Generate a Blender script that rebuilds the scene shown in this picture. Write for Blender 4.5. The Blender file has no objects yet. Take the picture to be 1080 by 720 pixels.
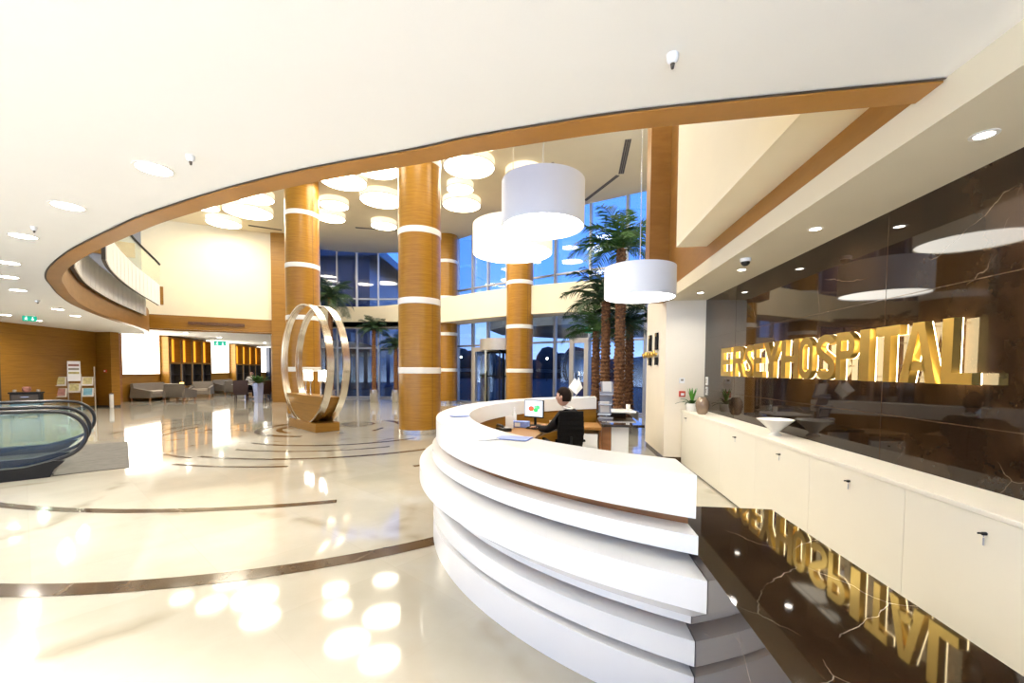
import bpy, bmesh, math, random
from math import sin, cos, pi, radians, atan2, hypot, sqrt
from mathutils import Vector, Matrix
random.seed(7)
SC = bpy.context.scene
COL = SC.collection
V = Vector
DLP, SDP, SKY = 24.0, 4.0, 1.5     # watts of the downlights, soffit lights; strength of the dusk sky and its added lower fill

# ------------------------------------------------------------------ render look
SC.view_settings.view_transform = 'Standard'
SC.view_settings.look = 'None'
SC.view_settings.gamma = 1.0
SC.view_settings.use_curve_mapping = False
SC.view_settings.exposure = 0.82
SC.render.engine = 'CYCLES'
SC.cycles.use_denoising = True
SC.cycles.max_bounces = 8
SC.cycles.diffuse_bounces = 5
SC.cycles.glossy_bounces = 4
SC.cycles.transmission_bounces = 6
SC.cycles.transparent_max_bounces = 24
SC.cycles.sample_clamp_indirect = 6.0
SC.cycles.caustics_reflective = False
SC.cycles.caustics_refractive = False

# ------------------------------------------------------------------ materials
def newmat(name):
    m = bpy.data.materials.new(name); m.use_nodes = True
    nt = m.node_tree; nt.nodes.clear()
    out = nt.nodes.new('ShaderNodeOutputMaterial')
    return m, nt, out
def N(nt, t, **kw):
    n = nt.nodes.new(t)
    for k, v in kw.items():
        if k in n.inputs: n.inputs[k].default_value = v
        else: setattr(n, k, v)
    return n
def pbr(name, col, rough=0.5, metal=0.0, spec=0.5, noise=0.0, nscale=6.0, emit=None, estr=0.0):
    m, nt, out = newmat(name)
    b = N(nt, 'ShaderNodeBsdfPrincipled', Roughness=rough, Metallic=metal)
    b.inputs['Specular IOR Level'].default_value = spec
    c = (*col, 1)
    b.inputs['Base Color'].default_value = c
    if noise > 0:
        tc = N(nt, 'ShaderNodeTexCoord'); nz = N(nt, 'ShaderNodeTexNoise', Scale=nscale, Detail=4.0)
        nt.links.new(tc.outputs['Object'], nz.inputs['Vector'])
        rp = N(nt, 'ShaderNodeValToRGB')
        rp.color_ramp.elements[0].position = .3; rp.color_ramp.elements[1].position = .7
        rp.color_ramp.elements[0].color = (*[x*(1-noise) for x in col], 1)
        rp.color_ramp.elements[1].color = (*[min(1, x*(1+noise)) for x in col], 1)
        nt.links.new(nz.outputs['Fac'], rp.inputs['Fac']); nt.links.new(rp.outputs['Color'], b.inputs['Base Color'])
    if emit:
        b.inputs['Emission Color'].default_value = (*emit, 1); b.inputs['Emission Strength'].default_value = estr
    nt.links.new(b.outputs[0], out.inputs[0])
    return m
def emis(name, col, s):
    m, nt, out = newmat(name)
    e = N(nt, 'ShaderNodeEmission', Strength=s); e.inputs['Color'].default_value = (*col, 1)
    nt.links.new(e.outputs[0], out.inputs[0]); return m
def wood(name, c1, c2, stretch=(1.2, 1.2, 14), rough=.35, joint=0.0, jscale=1.0, spec=.4):
    """horizontal veneer: noise stretched along the horizontal, optional thin horizontal joints"""
    m, nt, out = newmat(name)
    tc = N(nt, 'ShaderNodeTexCoord'); mp = N(nt, 'ShaderNodeMapping'); mp.inputs['Scale'].default_value = stretch
    nt.links.new(tc.outputs['Object'], mp.inputs['Vector'])
    nz = N(nt, 'ShaderNodeTexNoise', Scale=1.6, Detail=7.0, Roughness=.62)
    nt.links.new(mp.outputs[0], nz.inputs['Vector'])
    rp = N(nt, 'ShaderNodeValToRGB'); rp.color_ramp.elements[0].position = .34; rp.color_ramp.elements[1].position = .68
    rp.color_ramp.elements[0].color = (*c1, 1); rp.color_ramp.elements[1].color = (*c2, 1)
    nt.links.new(nz.outputs['Fac'], rp.inputs['Fac'])
    b = N(nt, 'ShaderNodeBsdfPrincipled', Roughness=rough); b.inputs['Specular IOR Level'].default_value = spec
    src = rp.outputs['Color']
    if joint > 0:
        sx = N(nt, 'ShaderNodeSeparateXYZ'); nt.links.new(tc.outputs['Object'], sx.inputs[0])
        mu = N(nt, 'ShaderNodeMath', operation='MULTIPLY'); mu.inputs[1].default_value = 1/jscale; nt.links.new(sx.outputs['Z'], mu.inputs[0])
        fr = N(nt, 'ShaderNodeMath', operation='FRACT'); nt.links.new(mu.outputs[0], fr.inputs[0])
        lt = N(nt, 'ShaderNodeMath', operation='LESS_THAN'); lt.inputs[1].default_value = joint; nt.links.new(fr.outputs[0], lt.inputs[0])
        mx = N(nt, 'ShaderNodeMix', data_type='RGBA'); nt.links.new(lt.outputs[0], mx.inputs['Factor'])
        nt.links.new(src, mx.inputs['A']); mx.inputs['B'].default_value = (*[x*.45 for x in c1], 1)
        src = mx.outputs['Result']
    nt.links.new(src, b.inputs['Base Color']); nt.links.new(b.outputs[0], out.inputs[0])
    return m
def marble(name, base, alt, vein, rough, vein_w=.035, scale=1.1, vscale=.8, spec=.5, tile=None, groutc=None, thr=.5):
    m, nt, out = newmat(name)
    tc = N(nt, 'ShaderNodeTexCoord')
    nz = N(nt, 'ShaderNodeTexNoise', Scale=scale, Detail=8.0, Roughness=.6); nt.links.new(tc.outputs['Object'], nz.inputs['Vector'])
    rp = N(nt, 'ShaderNodeValToRGB'); rp.color_ramp.elements[0].position = .35; rp.color_ramp.elements[1].position = .66
    rp.color_ramp.elements[0].color = (*base, 1); rp.color_ramp.elements[1].color = (*alt, 1)
    nt.links.new(nz.outputs['Fac'], rp.inputs['Fac'])
    src = rp.outputs['Color']
    if vein:
        nw = N(nt, 'ShaderNodeTexNoise', Scale=2.2, Detail=5.0); nt.links.new(tc.outputs['Object'], nw.inputs['Vector'])
        mv = N(nt, 'ShaderNodeMix', data_type='RGBA'); mv.inputs['Factor'].default_value = .22
        nt.links.new(tc.outputs['Object'], mv.inputs['A']); nt.links.new(nw.outputs['Color'], mv.inputs['B'])
        vo = N(nt, 'ShaderNodeTexVoronoi', feature='DISTANCE_TO_EDGE', Scale=vscale); nt.links.new(mv.outputs['Result'], vo.inputs['Vector'])
        lt = N(nt, 'ShaderNodeMapRange'); lt.inputs['From Min'].default_value = 0; lt.inputs['From Max'].default_value = vein_w
        lt.inputs['To Min'].default_value = 1; lt.inputs['To Max'].default_value = 0
        nt.links.new(vo.outputs['Distance'], lt.inputs['Value'])
        n3 = N(nt, 'ShaderNodeTexNoise', Scale=1.7, Detail=2.0); nt.links.new(tc.outputs['Object'], n3.inputs['Vector'])
        gt = N(nt, 'ShaderNodeMapRange'); gt.inputs['From Min'].default_value = thr; gt.inputs['From Max'].default_value = thr+.12
        nt.links.new(n3.outputs['Fac'], gt.inputs['Value'])
        ml = N(nt, 'ShaderNodeMath', operation='MULTIPLY'); nt.links.new(lt.outputs[0], ml.inputs[0]); nt.links.new(gt.outputs[0], ml.inputs[1])
        mx = N(nt, 'ShaderNodeMix', data_type='RGBA'); nt.links.new(ml.outputs[0], mx.inputs['Factor'])
        nt.links.new(src, mx.inputs['A']); mx.inputs['B'].default_value = (*vein, 1); src = mx.outputs['Result']
    if tile:
        br = N(nt, 'ShaderNodeTexBrick', Scale=1.0); br.offset = 0.0
        br.inputs['Brick Width'].default_value = tile; br.inputs['Row Height'].default_value = tile
        br.inputs['Mortar Size'].default_value = .003
        br.inputs['Color1'].default_value = (1, 1, 1, 1); br.inputs['Color2'].default_value = (.93, .93, .92, 1); br.inputs['Mortar'].default_value = (*groutc, 1)
        rot = N(nt, 'ShaderNodeMapping'); rot.inputs['Rotation'].default_value = (0, 0, radians(34))
        nt.links.new(tc.outputs['Object'], rot.inputs['Vector'])
        nt.links.new(rot.outputs[0], br.inputs['Vector'])
        mm = N(nt, 'ShaderNodeMix', data_type='RGBA', blend_type='MULTIPLY'); mm.inputs['Factor'].default_value = 1
        nt.links.new(src, mm.inputs['A']); nt.links.new(br.outputs['Color'], mm.inputs['B']); src = mm.outputs['Result']
    b = N(nt, 'ShaderNodeBsdfPrincipled', Roughness=rough); b.inputs['Specular IOR Level'].default_value = spec
    nt.links.new(src, b.inputs['Base Color']); nt.links.new(b.outputs[0], out.inputs[0])
    return m
def glassmat(name, tint, fac=.1, rough=0.02):
    m, nt, out = newmat(name)
    t = N(nt, 'ShaderNodeBsdfTransparent'); t.inputs[0].default_value = (*tint, 1)
    g = N(nt, 'ShaderNodeBsdfGlossy', Roughness=rough); g.inputs[0].default_value = (1, 1, 1, 1)
    fr = N(nt, 'ShaderNodeFresnel', IOR=1.35)
    mr = N(nt, 'ShaderNodeMath', operation='MULTIPLY_ADD'); mr.inputs[1].default_value = .3; mr.inputs[2].default_value = fac*.3
    nt.links.new(fr.outputs[0], mr.inputs[0])
    mx = N(nt, 'ShaderNodeMixShader'); nt.links.new(mr.outputs[0], mx.inputs[0])
    nt.links.new(t.outputs[0], mx.inputs[1]); nt.links.new(g.outputs[0], mx.inputs[2]); nt.links.new(mx.outputs[0], out.inputs[0])
    return m

M = {}
M['floor'] = marble('cream_marble_floor', (.36, .335, .28), (.45, .425, .365), (.29, .26, .205), .06, .05, .55, .55, .6, tile=.9, groutc=(.92, .91, .90), thr=.52)
M['inlay'] = marble('brown_stone_inlay', (.05, .032, .018), (.085, .055, .032), (.2, .15, .1), .12, .02, 2, 2, .3)
M['plate'] = pbr('grey_steel_plate', (.10, .093, .082), .7, .0, spec=.25, noise=.15, nscale=9)
M['darkmarble'] = marble('dark_emperador_marble', (.012, .007, .004), (.032, .018, .009), (.34, .27, .19), .03, .0035, 3.2, 1.9, .34, thr=.56)
M['white_paint'] = pbr('white_ceiling_paint', (.90, .89, .86), .75, noise=.01, nscale=2)
M['cream_paint'] = pbr('cream_wall_paint', (.84, .75, .55), .7, noise=.02, nscale=2)
M['pale_paint'] = pbr('pale_warm_wall_paint', (.80, .75, .68), .65, noise=.02, nscale=2)
M['soffit_paint'] = pbr('beige_soffit_paint', (.70, .635, .49), .7, noise=.015, nscale=2)
M['slabmarble'] = marble('dark_veined_marble', (.014, .008, .004), (.035, .020, .010), (.60, .54, .45), .04, .0028, 3.4, 2.3, .4, thr=.46)
M['pier_paint'] = pbr('warm_pier_paint', (.84, .77, .65), .65, noise=.02, nscale=2)
M['white_gloss'] = pbr('white_solid_surface', (.88, .88, .87), .22, noise=.01, nscale=3)
M['cab'] = pbr('cream_white_lacquer', (.88, .84, .73), .28, noise=.01, nscale=3)
M['wood_col'] = wood('honey_oak_veneer', (.31, .138, .010), (.42, .205, .021), (1.5, 1.5, 22), .3, .006, 1.55/4)
M['wood_wall'] = wood('oak_wall_panel', (.255, .118, .011), (.34, .165, .020), (1.0, 1.0, 16), .38, .008, .62)
M['wood_trim'] = wood('warm_oak_trim', (.245, .112, .020), (.32, .152, .032), (1.3, 1.3, 5), .4)
M['wood_dark'] = wood('walnut_lining', (.22, .09, .03), (.32, .14, .05), (2, 2, 10), .35)
M['steel'] = pbr('brushed_steel', (.72, .68, .62), .22, 1.0, noise=.06, nscale=20)
M['band'] = pbr('white_metal_band', (.9, .87, .80), .35, .0)
M['alu'] = pbr('beige_aluminium', (.52, .47, .40), .4, .5, noise=.04)
M['mull'] = pbr('grey_aluminium_mullion', (.42, .42, .42), .4, .6, noise=.04)
M['glass'] = glassmat('clear_glazing', (.86, .91, .97), .1)
M['glass_green'] = glassmat('green_tinted_glass', (.90, .955, .92), .1)
M['black'] = pbr('black_rubber', (.012, .012, .013), .3, noise=.1)
M['black_fab'] = pbr('black_fabric', (.008, .0075, .0075), .9, spec=.15, noise=.2, nscale=40)
M['black_met'] = pbr('black_metal', (.013, .013, .014), .6, .0, spec=.2, noise=.1)
M['gold'] = pbr('polished_gold', (.80, .56, .15), .3, 1.0, noise=.06, nscale=8)
M['gold_side'] = pbr('gold_letter_return', (.8, .55, .16), .15, 1.0, noise=.05, nscale=8)
M['led'] = emis('warm_led_strip', (1, .78, .42), 9)
M['lampglow'] = emis('warm_lamp_diffuser', (1, .90, .70), 13)
M['pendglow'] = emis('pendant_diffuser', (1, .95, .84), 9)
M['shade'] = pbr('white_lamp_shade', (.66, .68, .73), .45, noise=.01, emit=(1, .95, .88), estr=.05)
M['shade_warm'] = pbr('glowing_lamp_drum', (.9, .85, .72), .5, noise=.01, emit=(1, .88, .66), estr=.42)
M['downglow'] = emis('downlight_lens', (1, .93, .80), 30)
M['panelglow'] = emis('backlit_frosted_panel', (1, .94, .80), 5.5)
M['amber'] = emis('amber_shelf_light', (1, .40, .03), .9)
M['amber_soft'] = emis('small_amber_lamp', (1, .6, .15), 3)
M['sofa'] = pbr('grey_taupe_upholstery', (.19, .16, .13), .85, noise=.12, nscale=30)
M['cushion'] = pbr('pale_seat_cushion', (.32, .27, .22), .85, noise=.08, nscale=30)
M['maroon'] = pbr('dark_maroon_leather', (.035, .014, .012), .5, noise=.15, nscale=10)
M['paper'] = pbr('white_paper', (.85, .85, .84), .6, noise=.02)
M['bluepaper'] = pbr('blue_print', (.20, .28, .62), .5, noise=.25, nscale=12)
M['tealpaper'] = pbr('teal_print', (.12, .30, .38), .5, noise=.2, nscale=10)
M['yellowpaper'] = pbr('yellow_print', (.42, .36, .14), .5, noise=.3, nscale=14)
M['redpaper'] = pbr('red_print', (.30, .13, .10), .5, noise=.3, nscale=14)
M['brochure_metal'] = pbr('blue_grey_metal', (.36, .40, .50), .3, .3, noise=.06)
M['leaf'] = pbr('palm_green', (.045, .115, .022), .5, noise=.5, nscale=3)
M['leaf_dark'] = pbr('dark_palm_green', (.022, .055, .016), .55, noise=.4, nscale=3)
M['leaf_bright'] = pbr('bright_leaf_green', (.12, .38, .04), .45, noise=.35, nscale=5)
M['bark'] = pbr('palm_bark', (.17, .075, .028), .9, noise=.65, nscale=22)
M['skin'] = pbr('skin', (.62, .36, .25), .5, noise=.05)
M['hair'] = pbr('dark_brown_hair', (.014, .008, .006), .8, spec=.1, noise=.3, nscale=60)
M['suit'] = pbr('black_suit_cloth', (.009, .008, .009), .85, spec=.15, noise=.2, nscale=50)
M['shirt'] = pbr('white_shirt_cloth', (.82, .81, .79), .7, noise=.04, nscale=30)
M['red'] = pbr('red_plastic', (.55, .06, .03), .4, noise=.05)
M['ceramic'] = pbr('white_ceramic', (.86, .85, .82), .2, noise=.01)
M['vase'] = pbr('smoky_glass_ceramic', (.30, .22, .16), .12, .3, noise=.2, nscale=6)
M['green_sign'] = emis('exit_sign_green', (.02, .42, .26), .8)
M['sign_white'] = emis('exit_sign_white', (.85, 1, .92), 1.2)
M['cladding'] = pbr('grey_wall_cladding', (.27, .28, .31), .5, noise=.04)
M['slot'] = pbr('dark_vent_slot', (.045, .035, .028), .6, noise=.2)
M['slot_light'] = pbr('grey_vent_slot', (.27, .24, .20), .6, noise=.1)
M['asphalt'] = pbr('wet_asphalt', (.02, .022, .03), .9, spec=.1, noise=.3, nscale=3)
M['treeline'] = pbr('dark_treeline', (.006, .010, .014), .9, noise=.4, nscale=2)
M['night_facade'] = pbr('dark_blue_glass_facade', (.018, .026, .055), .25, 0, spec=.4, noise=.2, nscale=1)
M['canopy'] = pbr('grey_exterior_canopy', (.34, .33, .30), .5, noise=.05)
M['streetglow'] = emis('street_lamp_glow', (.9, .95, 1), 12)
def screenmat():
    m, nt, out = newmat('monitor_picture')
    tc = N(nt, 'ShaderNodeTexCoord'); sx = N(nt, 'ShaderNodeSeparateXYZ'); nt.links.new(tc.outputs['Generated'], sx.inputs[0])
    def blob(cx, cy, r):
        d = N(nt, 'ShaderNodeVectorMath', operation='DISTANCE'); cb = N(nt, 'ShaderNodeCombineXYZ')
        nt.links.new(sx.outputs['X'], cb.inputs['X']); nt.links.new(sx.outputs['Z'], cb.inputs['Y'])
        nt.links.new(cb.outputs[0], d.inputs[0]); d.inputs[1].default_value = (cx, cy, 0)
        lt = N(nt, 'ShaderNodeMath', operation='LESS_THAN'); lt.inputs[1].default_value = r
        nt.links.new(d.outputs['Value'], lt.inputs[0]); return lt.outputs[0]
    src = None
    for (cx, cy, r, c) in ((.36, .48, .16, (.9, .12, .06)), (.62, .40, .13, (.05, .65, .12)), (.72, .58, .13, (.1, .75, .2)), (.60, .60, .08, (.2, .8, .3))):
        mx = N(nt, 'ShaderNodeMix', data_type='RGBA'); nt.links.new(blob(cx, cy, r), mx.inputs['Factor'])
        if src is None: mx.inputs['A'].default_value = (.72, .86, 1, 1)
        else: nt.links.new(src, mx.inputs['A'])
        mx.inputs['B'].default_value = (*c, 1); src = mx.outputs['Result']
    e = N(nt, 'ShaderNodeEmission', Strength=1.1); nt.links.new(src, e.inputs['Color']); nt.links.new(e.outputs[0], out.inputs[0])
    return m
M['screen'] = screenmat()

# ------------------------------------------------------------------ mesh helpers
def link(name, me, mat, parent=None):
    o = bpy.data.objects.new(name, me); COL.objects.link(o)
    if mat is not None: me.materials.append(M[mat] if isinstance(mat, str) else mat)
    if parent is not None: o.parent = parent
    return o
def build(name, bm, mat, parent=None, smooth=None):
    bmesh.ops.recalc_face_normals(bm, faces=bm.faces[:])
    me = bpy.data.meshes.new(name); bm.to_mesh(me); bm.free()
    if smooth is not None:
        me.polygons.foreach_set('use_smooth', [True]*len(me.polygons))
        if smooth < 179: me.set_sharp_from_angle(angle=radians(smooth))
    return link(name, me, mat, parent)
def thing(name, label, cat, loc=(0, 0, 0), rz=0.0, group=None):
    o = bpy.data.objects.new(name, None); COL.objects.link(o); o.empty_display_size = .1
    o.location = loc; o.rotation_euler = (0, 0, rz)
    return tag(o, label, cat, group)
def tag(o, label, cat, group=None, kind='thing'):
    o['label'] = label; o['category'] = cat; o['kind'] = kind
    if group: o['group'] = group
    return o
def struct(o): o['kind'] = 'structure'; return o
def dup(root, loc, rz=None, label=None, group=None, scale=None):
    r = root.copy(); COL.objects.link(r); r.location = loc
    if rz is not None: r.rotation_euler = (0, 0, rz)
    if scale is not None: r.scale = (scale,)*3 if not isinstance(scale, tuple) else scale
    if label: r['label'] = label
    if group: r['group'] = group
    for ch in list(root.children):
        c = ch.copy(); COL.objects.link(c); c.parent = r
        for g in list(ch.children):
            d = g.copy(); COL.objects.link(d); d.parent = c
    return r
def BM(): return bmesh.new()
def box(bm, c, s, rz=0.0, bev=0.0, R=None):
    r = bmesh.ops.create_cube(bm, size=1.0); vs = r['verts']
    mt = Matrix.Translation(c) @ (R if R is not None else Matrix.Rotation(rz, 4, 'Z')) @ Matrix.Diagonal((*s, 1))
    bmesh.ops.transform(bm, matrix=mt, verts=vs)
    if bev > 0:
        es = {e for v in vs for e in v.link_edges}
        bmesh.ops.bevel(bm, geom=list(es), offset=bev, segments=2, affect='EDGES', profile=.6)
def bx(bm, x0, x1, y0, y1, z0, z1, bev=0.0):
    box(bm, ((x0+x1)/2, (y0+y1)/2, (z0+z1)/2), (abs(x1-x0), abs(y1-y0), abs(z1-z0)), 0, bev)
def lathe(bm, prof, n=32, c=(0, 0, 0), cap=True):
    rings = []
    for (r, z) in prof:
        rings.append([bm.verts.new((c[0]+r*cos(2*pi*k/n), c[1]+r*sin(2*pi*k/n), c[2]+z)) for k in range(n)])
    for a, b in zip(rings, rings[1:]):
        for k in range(n): bm.faces.new((a[k], a[(k+1) % n], b[(k+1) % n], b[k]))
    if cap:
        bm.faces.new(list(reversed(rings[0]))); bm.faces.new(rings[-1])
def disc(bm, r, c, n=32):
    bm.faces.new([bm.verts.new((c[0]+r*cos(2*pi*k/n), c[1]+r*sin(2*pi*k/n), c[2])) for k in range(n)])
def tube(bm, pts, r, n=8, cap=True, closed=False):
    pts = [V(p) for p in pts]; rings = []; L = len(pts)
    up = V((0, 0, 1)); prev = None
    for i, p in enumerate(pts):
        if closed: t = (pts[(i+1) % L]-pts[i-1]).normalized()
        else: t = (pts[min(i+1, L-1)]-pts[max(i-1, 0)]).normalized()
        if prev is None: a = t.cross(up if abs(t.z) < .95 else V((1, 0, 0))).normalized()
        else: a = (prev-t*prev.dot(t)).normalized()
        prev = a; b = t.cross(a)
        rr = r[i] if isinstance(r, (list, tuple)) else r
        rings.append([bm.verts.new(p+a*(rr*cos(2*pi*k/n))+b*(rr*sin(2*pi*k/n))) for k in range(n)])
    prs = list(zip(rings, rings[1:])) + ([(rings[-1], rings[0])] if closed else [])
    for a, b in prs:
        for k in range(n): bm.faces.new((a[k], a[(k+1) % n], b[(k+1) % n], b[k]))
    if cap and not closed:
        bm.faces.new(list(reversed(rings[0]))); bm.faces.new(rings[-1])
def cr(P, n=8, closed=False):
    P = [V((*p, 0)) if len(p) == 2 else V(p) for p in P]; out = []; L = len(P)
    for i in range(L if closed else L-1):
        g = lambda j: P[j % L] if closed else P[min(max(j, 0), L-1)]
        p0, p1, p2, p3 = g(i-1), g(i), g(i+1), g(i+2)
        for k in range(n):
            t = k/n; out.append(.5*((2*p1)+(-p0+p2)*t+(2*p0-5*p1+4*p2-p3)*t*t+(-p0+3*p1-3*p2+p3)*t**3))
    if not closed: out.append(P[-1])
    return out
def offs(C, d):
    """offset a plan polyline to its left by d"""
    out = []
    for i, p in enumerate(C):
        t = (C[min(i+1, len(C)-1)]-C[max(i-1, 0)]); t.z = 0; t.normalize()
        out.append(p+V((-t.y, t.x, 0))*d)
    return out
def strip(bm, A, za, B, zb):
    va = [bm.verts.new((p.x, p.y, za)) for p in A]; vb = [bm.verts.new((p.x, p.y, zb)) for p in B]
    for i in range(len(A)-1): bm.faces.new((va[i], va[i+1], vb[i+1], vb[i]))
def wallband(bm, C, th, z0, z1):
    """solid band of thickness th to the left of plan curve C"""
    D = offs(C, th); n = len(C)
    a = [[bm.verts.new((p.x, p.y, z)) for p in L] for L, z in ((C, z0), (C, z1), (D, z1), (D, z0))]
    for k in range(4):
        p, q = a[k], a[(k+1) % 4]
        for i in range(n-1): bm.faces.new((p[i], p[i+1], q[i+1], q[i]))
    bm.faces.new([a[k][0] for k in range(4)]); bm.faces.new([a[k][-1] for k in range(4)])
def prism(bm, pts, z0, z1):
    lo = [bm.verts.new((p[0], p[1], z0)) for p in pts]; hi = [bm.verts.new((p[0], p[1], z1)) for p in pts]
    bm.faces.new(list(reversed(lo))); bm.faces.new(hi)
    n = len(pts)
    for i in range(n): bm.faces.new((lo[i], lo[(i+1) % n], hi[(i+1) % n], hi[i]))
def flat(bm, pts, z):
    f = bm.faces.new([bm.verts.new((p[0], p[1], z)) for p in pts])
    bmesh.ops.triangulate(bm, faces=[f])
def quadwall(bm, a, b, z0, z1, th=.12, side=1):
    """straight wall from plan point a to b with thickness to its left*side"""
    wallband(bm, [V((*a, 0)), V((*b, 0))], th*side, z0, z1)

# ------------------------------------------------------------------ camera
TH, PIT, ROLL, FPX, CYPX = .1168, -.0394, .007, 443.77, 407.33
def camvec(x, z):
    d = V((x, -z*sin(PIT), z*cos(PIT))); return Matrix.Rotation(TH, 3, 'Z') @ d
right = camvec(cos(ROLL), sin(ROLL)); up = camvec(-sin(ROLL), cos(ROLL))
fwd = Matrix.Rotation(TH, 3, 'Z') @ V((0, cos(PIT), sin(PIT)))
cam = bpy.data.cameras.new('camera'); co = bpy.data.objects.new('camera', cam); COL.objects.link(co)
mw = Matrix((right, up, -fwd)).transposed().to_4x4(); mw.translation = (0, 0, 1.5); co.matrix_world = mw
cam.sensor_fit = 'HORIZONTAL'; cam.sensor_width = 36; cam.lens = FPX/1080*36
cam.shift_x = 0; cam.shift_y = (CYPX-360)/1080; cam.clip_start = .05; cam.clip_end = 400
SC.camera = co

# ================================================================== THE SETTING
ZL, ZU, ZF = 2.80, 7.38, 3.60      # lower ceiling, upper ceiling, upper floor
F_PTS = [(-13.4, 18.3), (-12.63, 19.18), (-11.96, 19.76), (-11.27, 20.17), (-10.38, 20.5), (-9.33, 20.72), (-8.05, 20.74), (-6.79, 20.33), (-5.44, 19.46),
         (-4.72, 18.89), (-3.88, 18.27), (-3.11, 17.74), (-2.22, 17.14), (-1.24, 16.53), (-.25, 15.95), (.98, 15.29), (2.16, 14.71), (2.75, 14.42)]
FC = [V((*p, 0)) for p in F_PTS]
# floor
bm = BM()
flat(bm, [(-34, -3.2), (3.2, -3.2), (3.2, 14.2), (2.75, 14.42)] + [tuple(p[:2]) for p in reversed(FC)][1:] + [(-14, 19), (-20, 34), (-34, 34)], 0)
struct(build('floor', bm, 'floor'))
# dark stone inlay arcs in the floor
def arc(cx, cy, r, a0, a1, w, n=64, z=.003):
    bm = BM(); A = []; B = []
    for k in range(n+1):
        a = radians(a0+(a1-a0)*k/n); A.append(V((cx+r*cos(a), cy+r*sin(a), 0))); B.append(V((cx+(r-w)*cos(a), cy+(r-w)*sin(a), 0)))
    strip(bm, A, z, B, z); return bm
trim_n = [0]
def trim(bm, mat='inlay', sm=None):
    trim_n[0] += 1; return struct(build('trim_%d' % trim_n[0], bm, mat, smooth=sm))
RX, RY = -5.30, 9.99
trim(arc(-4.246, 7.047, 4.73+.09, 205, 322, .17))
for r_, a0_, a1_, w_ in ((6.27, 225, 296.7, .12), (4.89, 309, 316, .1), (3.86, 186, 258, .08), (3.72, 258, 336, .1), (4.27, 261, 286, .09), (3.05, 258, 312, .07), (2.48, 250, 332, .09),
                         (5.08, 160, 200, .08), (4.3, 178, 202, .07), (3.3, 160, 196, .07), (5.6, 150, 176, .07)):
    trim(arc(RX, RY, r_, a0_, a1_, w_))
trim(arc(-6.0, 9.93, 1.45, 152, 284, .17))
trim(arc(-6.0, 9.93, 1.0, 150, 255, .14))
trim(arc(-6.0, 9.93, 2.1, 35, 62, .2)); trim(arc(-6.0, 9.93, 1.55, 350, 372, .1))
trim(arc(-5.44, 10.81, .42, 0, 360, .1))
# lower ceiling with the curved opening
RIM = [(1.67, 2.13), (.96, 2.17), (.31, 2.22), (-.08, 2.28), (-.56, 2.37), (-.86, 2.45), (-1.7, 2.63), (-2.51, 2.87), (-3.44, 3.21), (-4.02, 3.46), (-5.39, 4.11),
       (-6.6, 4.78), (-7.45, 5.34), (-8.1, 5.87), (-9.05, 6.68), (-10.3, 7.88), (-12.0, 9.85), (-14.4, 12.95), (-16.4, 14.9)]
RC = cr(RIM, 6)
bm = BM()
outer = [(-17.6, 14.4), (-34, 9.0), (-34, -3.2), (1.67, -3.2)]
flat(bm, [tuple(p[:2]) for p in RC] + outer, ZL)
flat(bm, [tuple(p[:2]) for p in RC] + outer, ZF)
struct(build('ceiling', bm, 'white_paint'))
# lounge ceiling and upper ceiling
bm = BM(); flat(bm, [(-16.4, 14.9), (-12.5, 17.4), (-12.0, 24), (-14, 34), (-34, 34), (-34, 9.0), (-17.6, 14.4)], 3.05)
struct(build('ceiling_lounge', bm, 'white_paint'))
bm = BM(); flat(bm, [(-34, -1), (3.2, -1), (3.2, 14.2), (2.75, 14.42)] + [tuple(p[:2]) for p in reversed(FC)][1:] + [(-14, 19), (-20, 34), (-34, 34)], ZU)
struct(build('ceiling_upper', bm, 'cream_paint'))
# wooden ring under the rim + wooden inner fascia
RI = offs(RC, -.15)
bm = BM(); strip(bm, RC, ZL-.012, RI, ZL-.012); strip(bm, RC, ZL-.012, RC, ZL+.02)
strip(bm, RI, ZL-.012, RI, ZF); strip(bm, RI, ZF, RC, ZF+.002)
trim(bm, 'wood_trim', 40)
bm = BM(); RO = offs(RC, .02); strip(bm, RO, ZL-.004, RC, ZL-.004); trim(bm, 'slot')  # dark strip stands in for the shade in the gap beside the ring
# right side: soffit over the marble wall, white fascia, wood wall, overhanging bulkhead, pier
XS, XB, YE = 1.67, 2.282, 7.07
bm = BM(); bx(bm, XB, XB+.2, -3.2, YE, 0, 2.63); struct(build('wall_right', bm, 'darkmarble'))
bm = BM()
for zz in (1.20, 2.02): bx(bm, XB-.0015, XB+.01, -3.2, YE, zz-.003, zz+.003)
for yy in (.6, 3.3, 5.9): bx(bm, XB-.0015, XB+.01, yy-.002, yy+.002, .87, 2.63)
struct(build('trim_joint', bm, 'inlay'))
bm = BM(); bx(bm, XS, XB+.2, -3.2, YE, 2.63, 2.80); struct(build('ceiling_soffit', bm, 'soffit_paint'))
bm = BM(); bx(bm, XS+.01, XS+.2, -3.2, YE+.0, 2.80, 3.05); bx(bm, XS+.01, XS+.2, 5.25, 8.6, 3.05, ZU)
struct(build('wall_right_upper', bm, 'wood_trim'))
bm = BM(); bx(bm, 1.337, XS+.3, -3, 5.25, 2.966, ZU); struct(build('wall_bulkhead', bm, 'cream_paint'))
bm = BM(); bx(bm, 1.37, XS+.02, 7.0, 7.32, 2.62, ZU); trim(bm, 'wood_trim')
bm = BM(); bx(bm, XS, 3.2, YE, 8.6, .10, 2.80); struct(build('wall_pier', bm, 'pier_paint'))
bm = BM(); bx(bm, XS+.012, 3.2, YE+.012, 8.59, 0, .10); struct(build('baseboard_right', bm, 'inlay'))
bm = BM(); bx(bm, 3.0, 3.18, 8.6, 14.2, 2.9, ZU); struct(build('wall_right_far', bm, 'cream_paint'))
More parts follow.
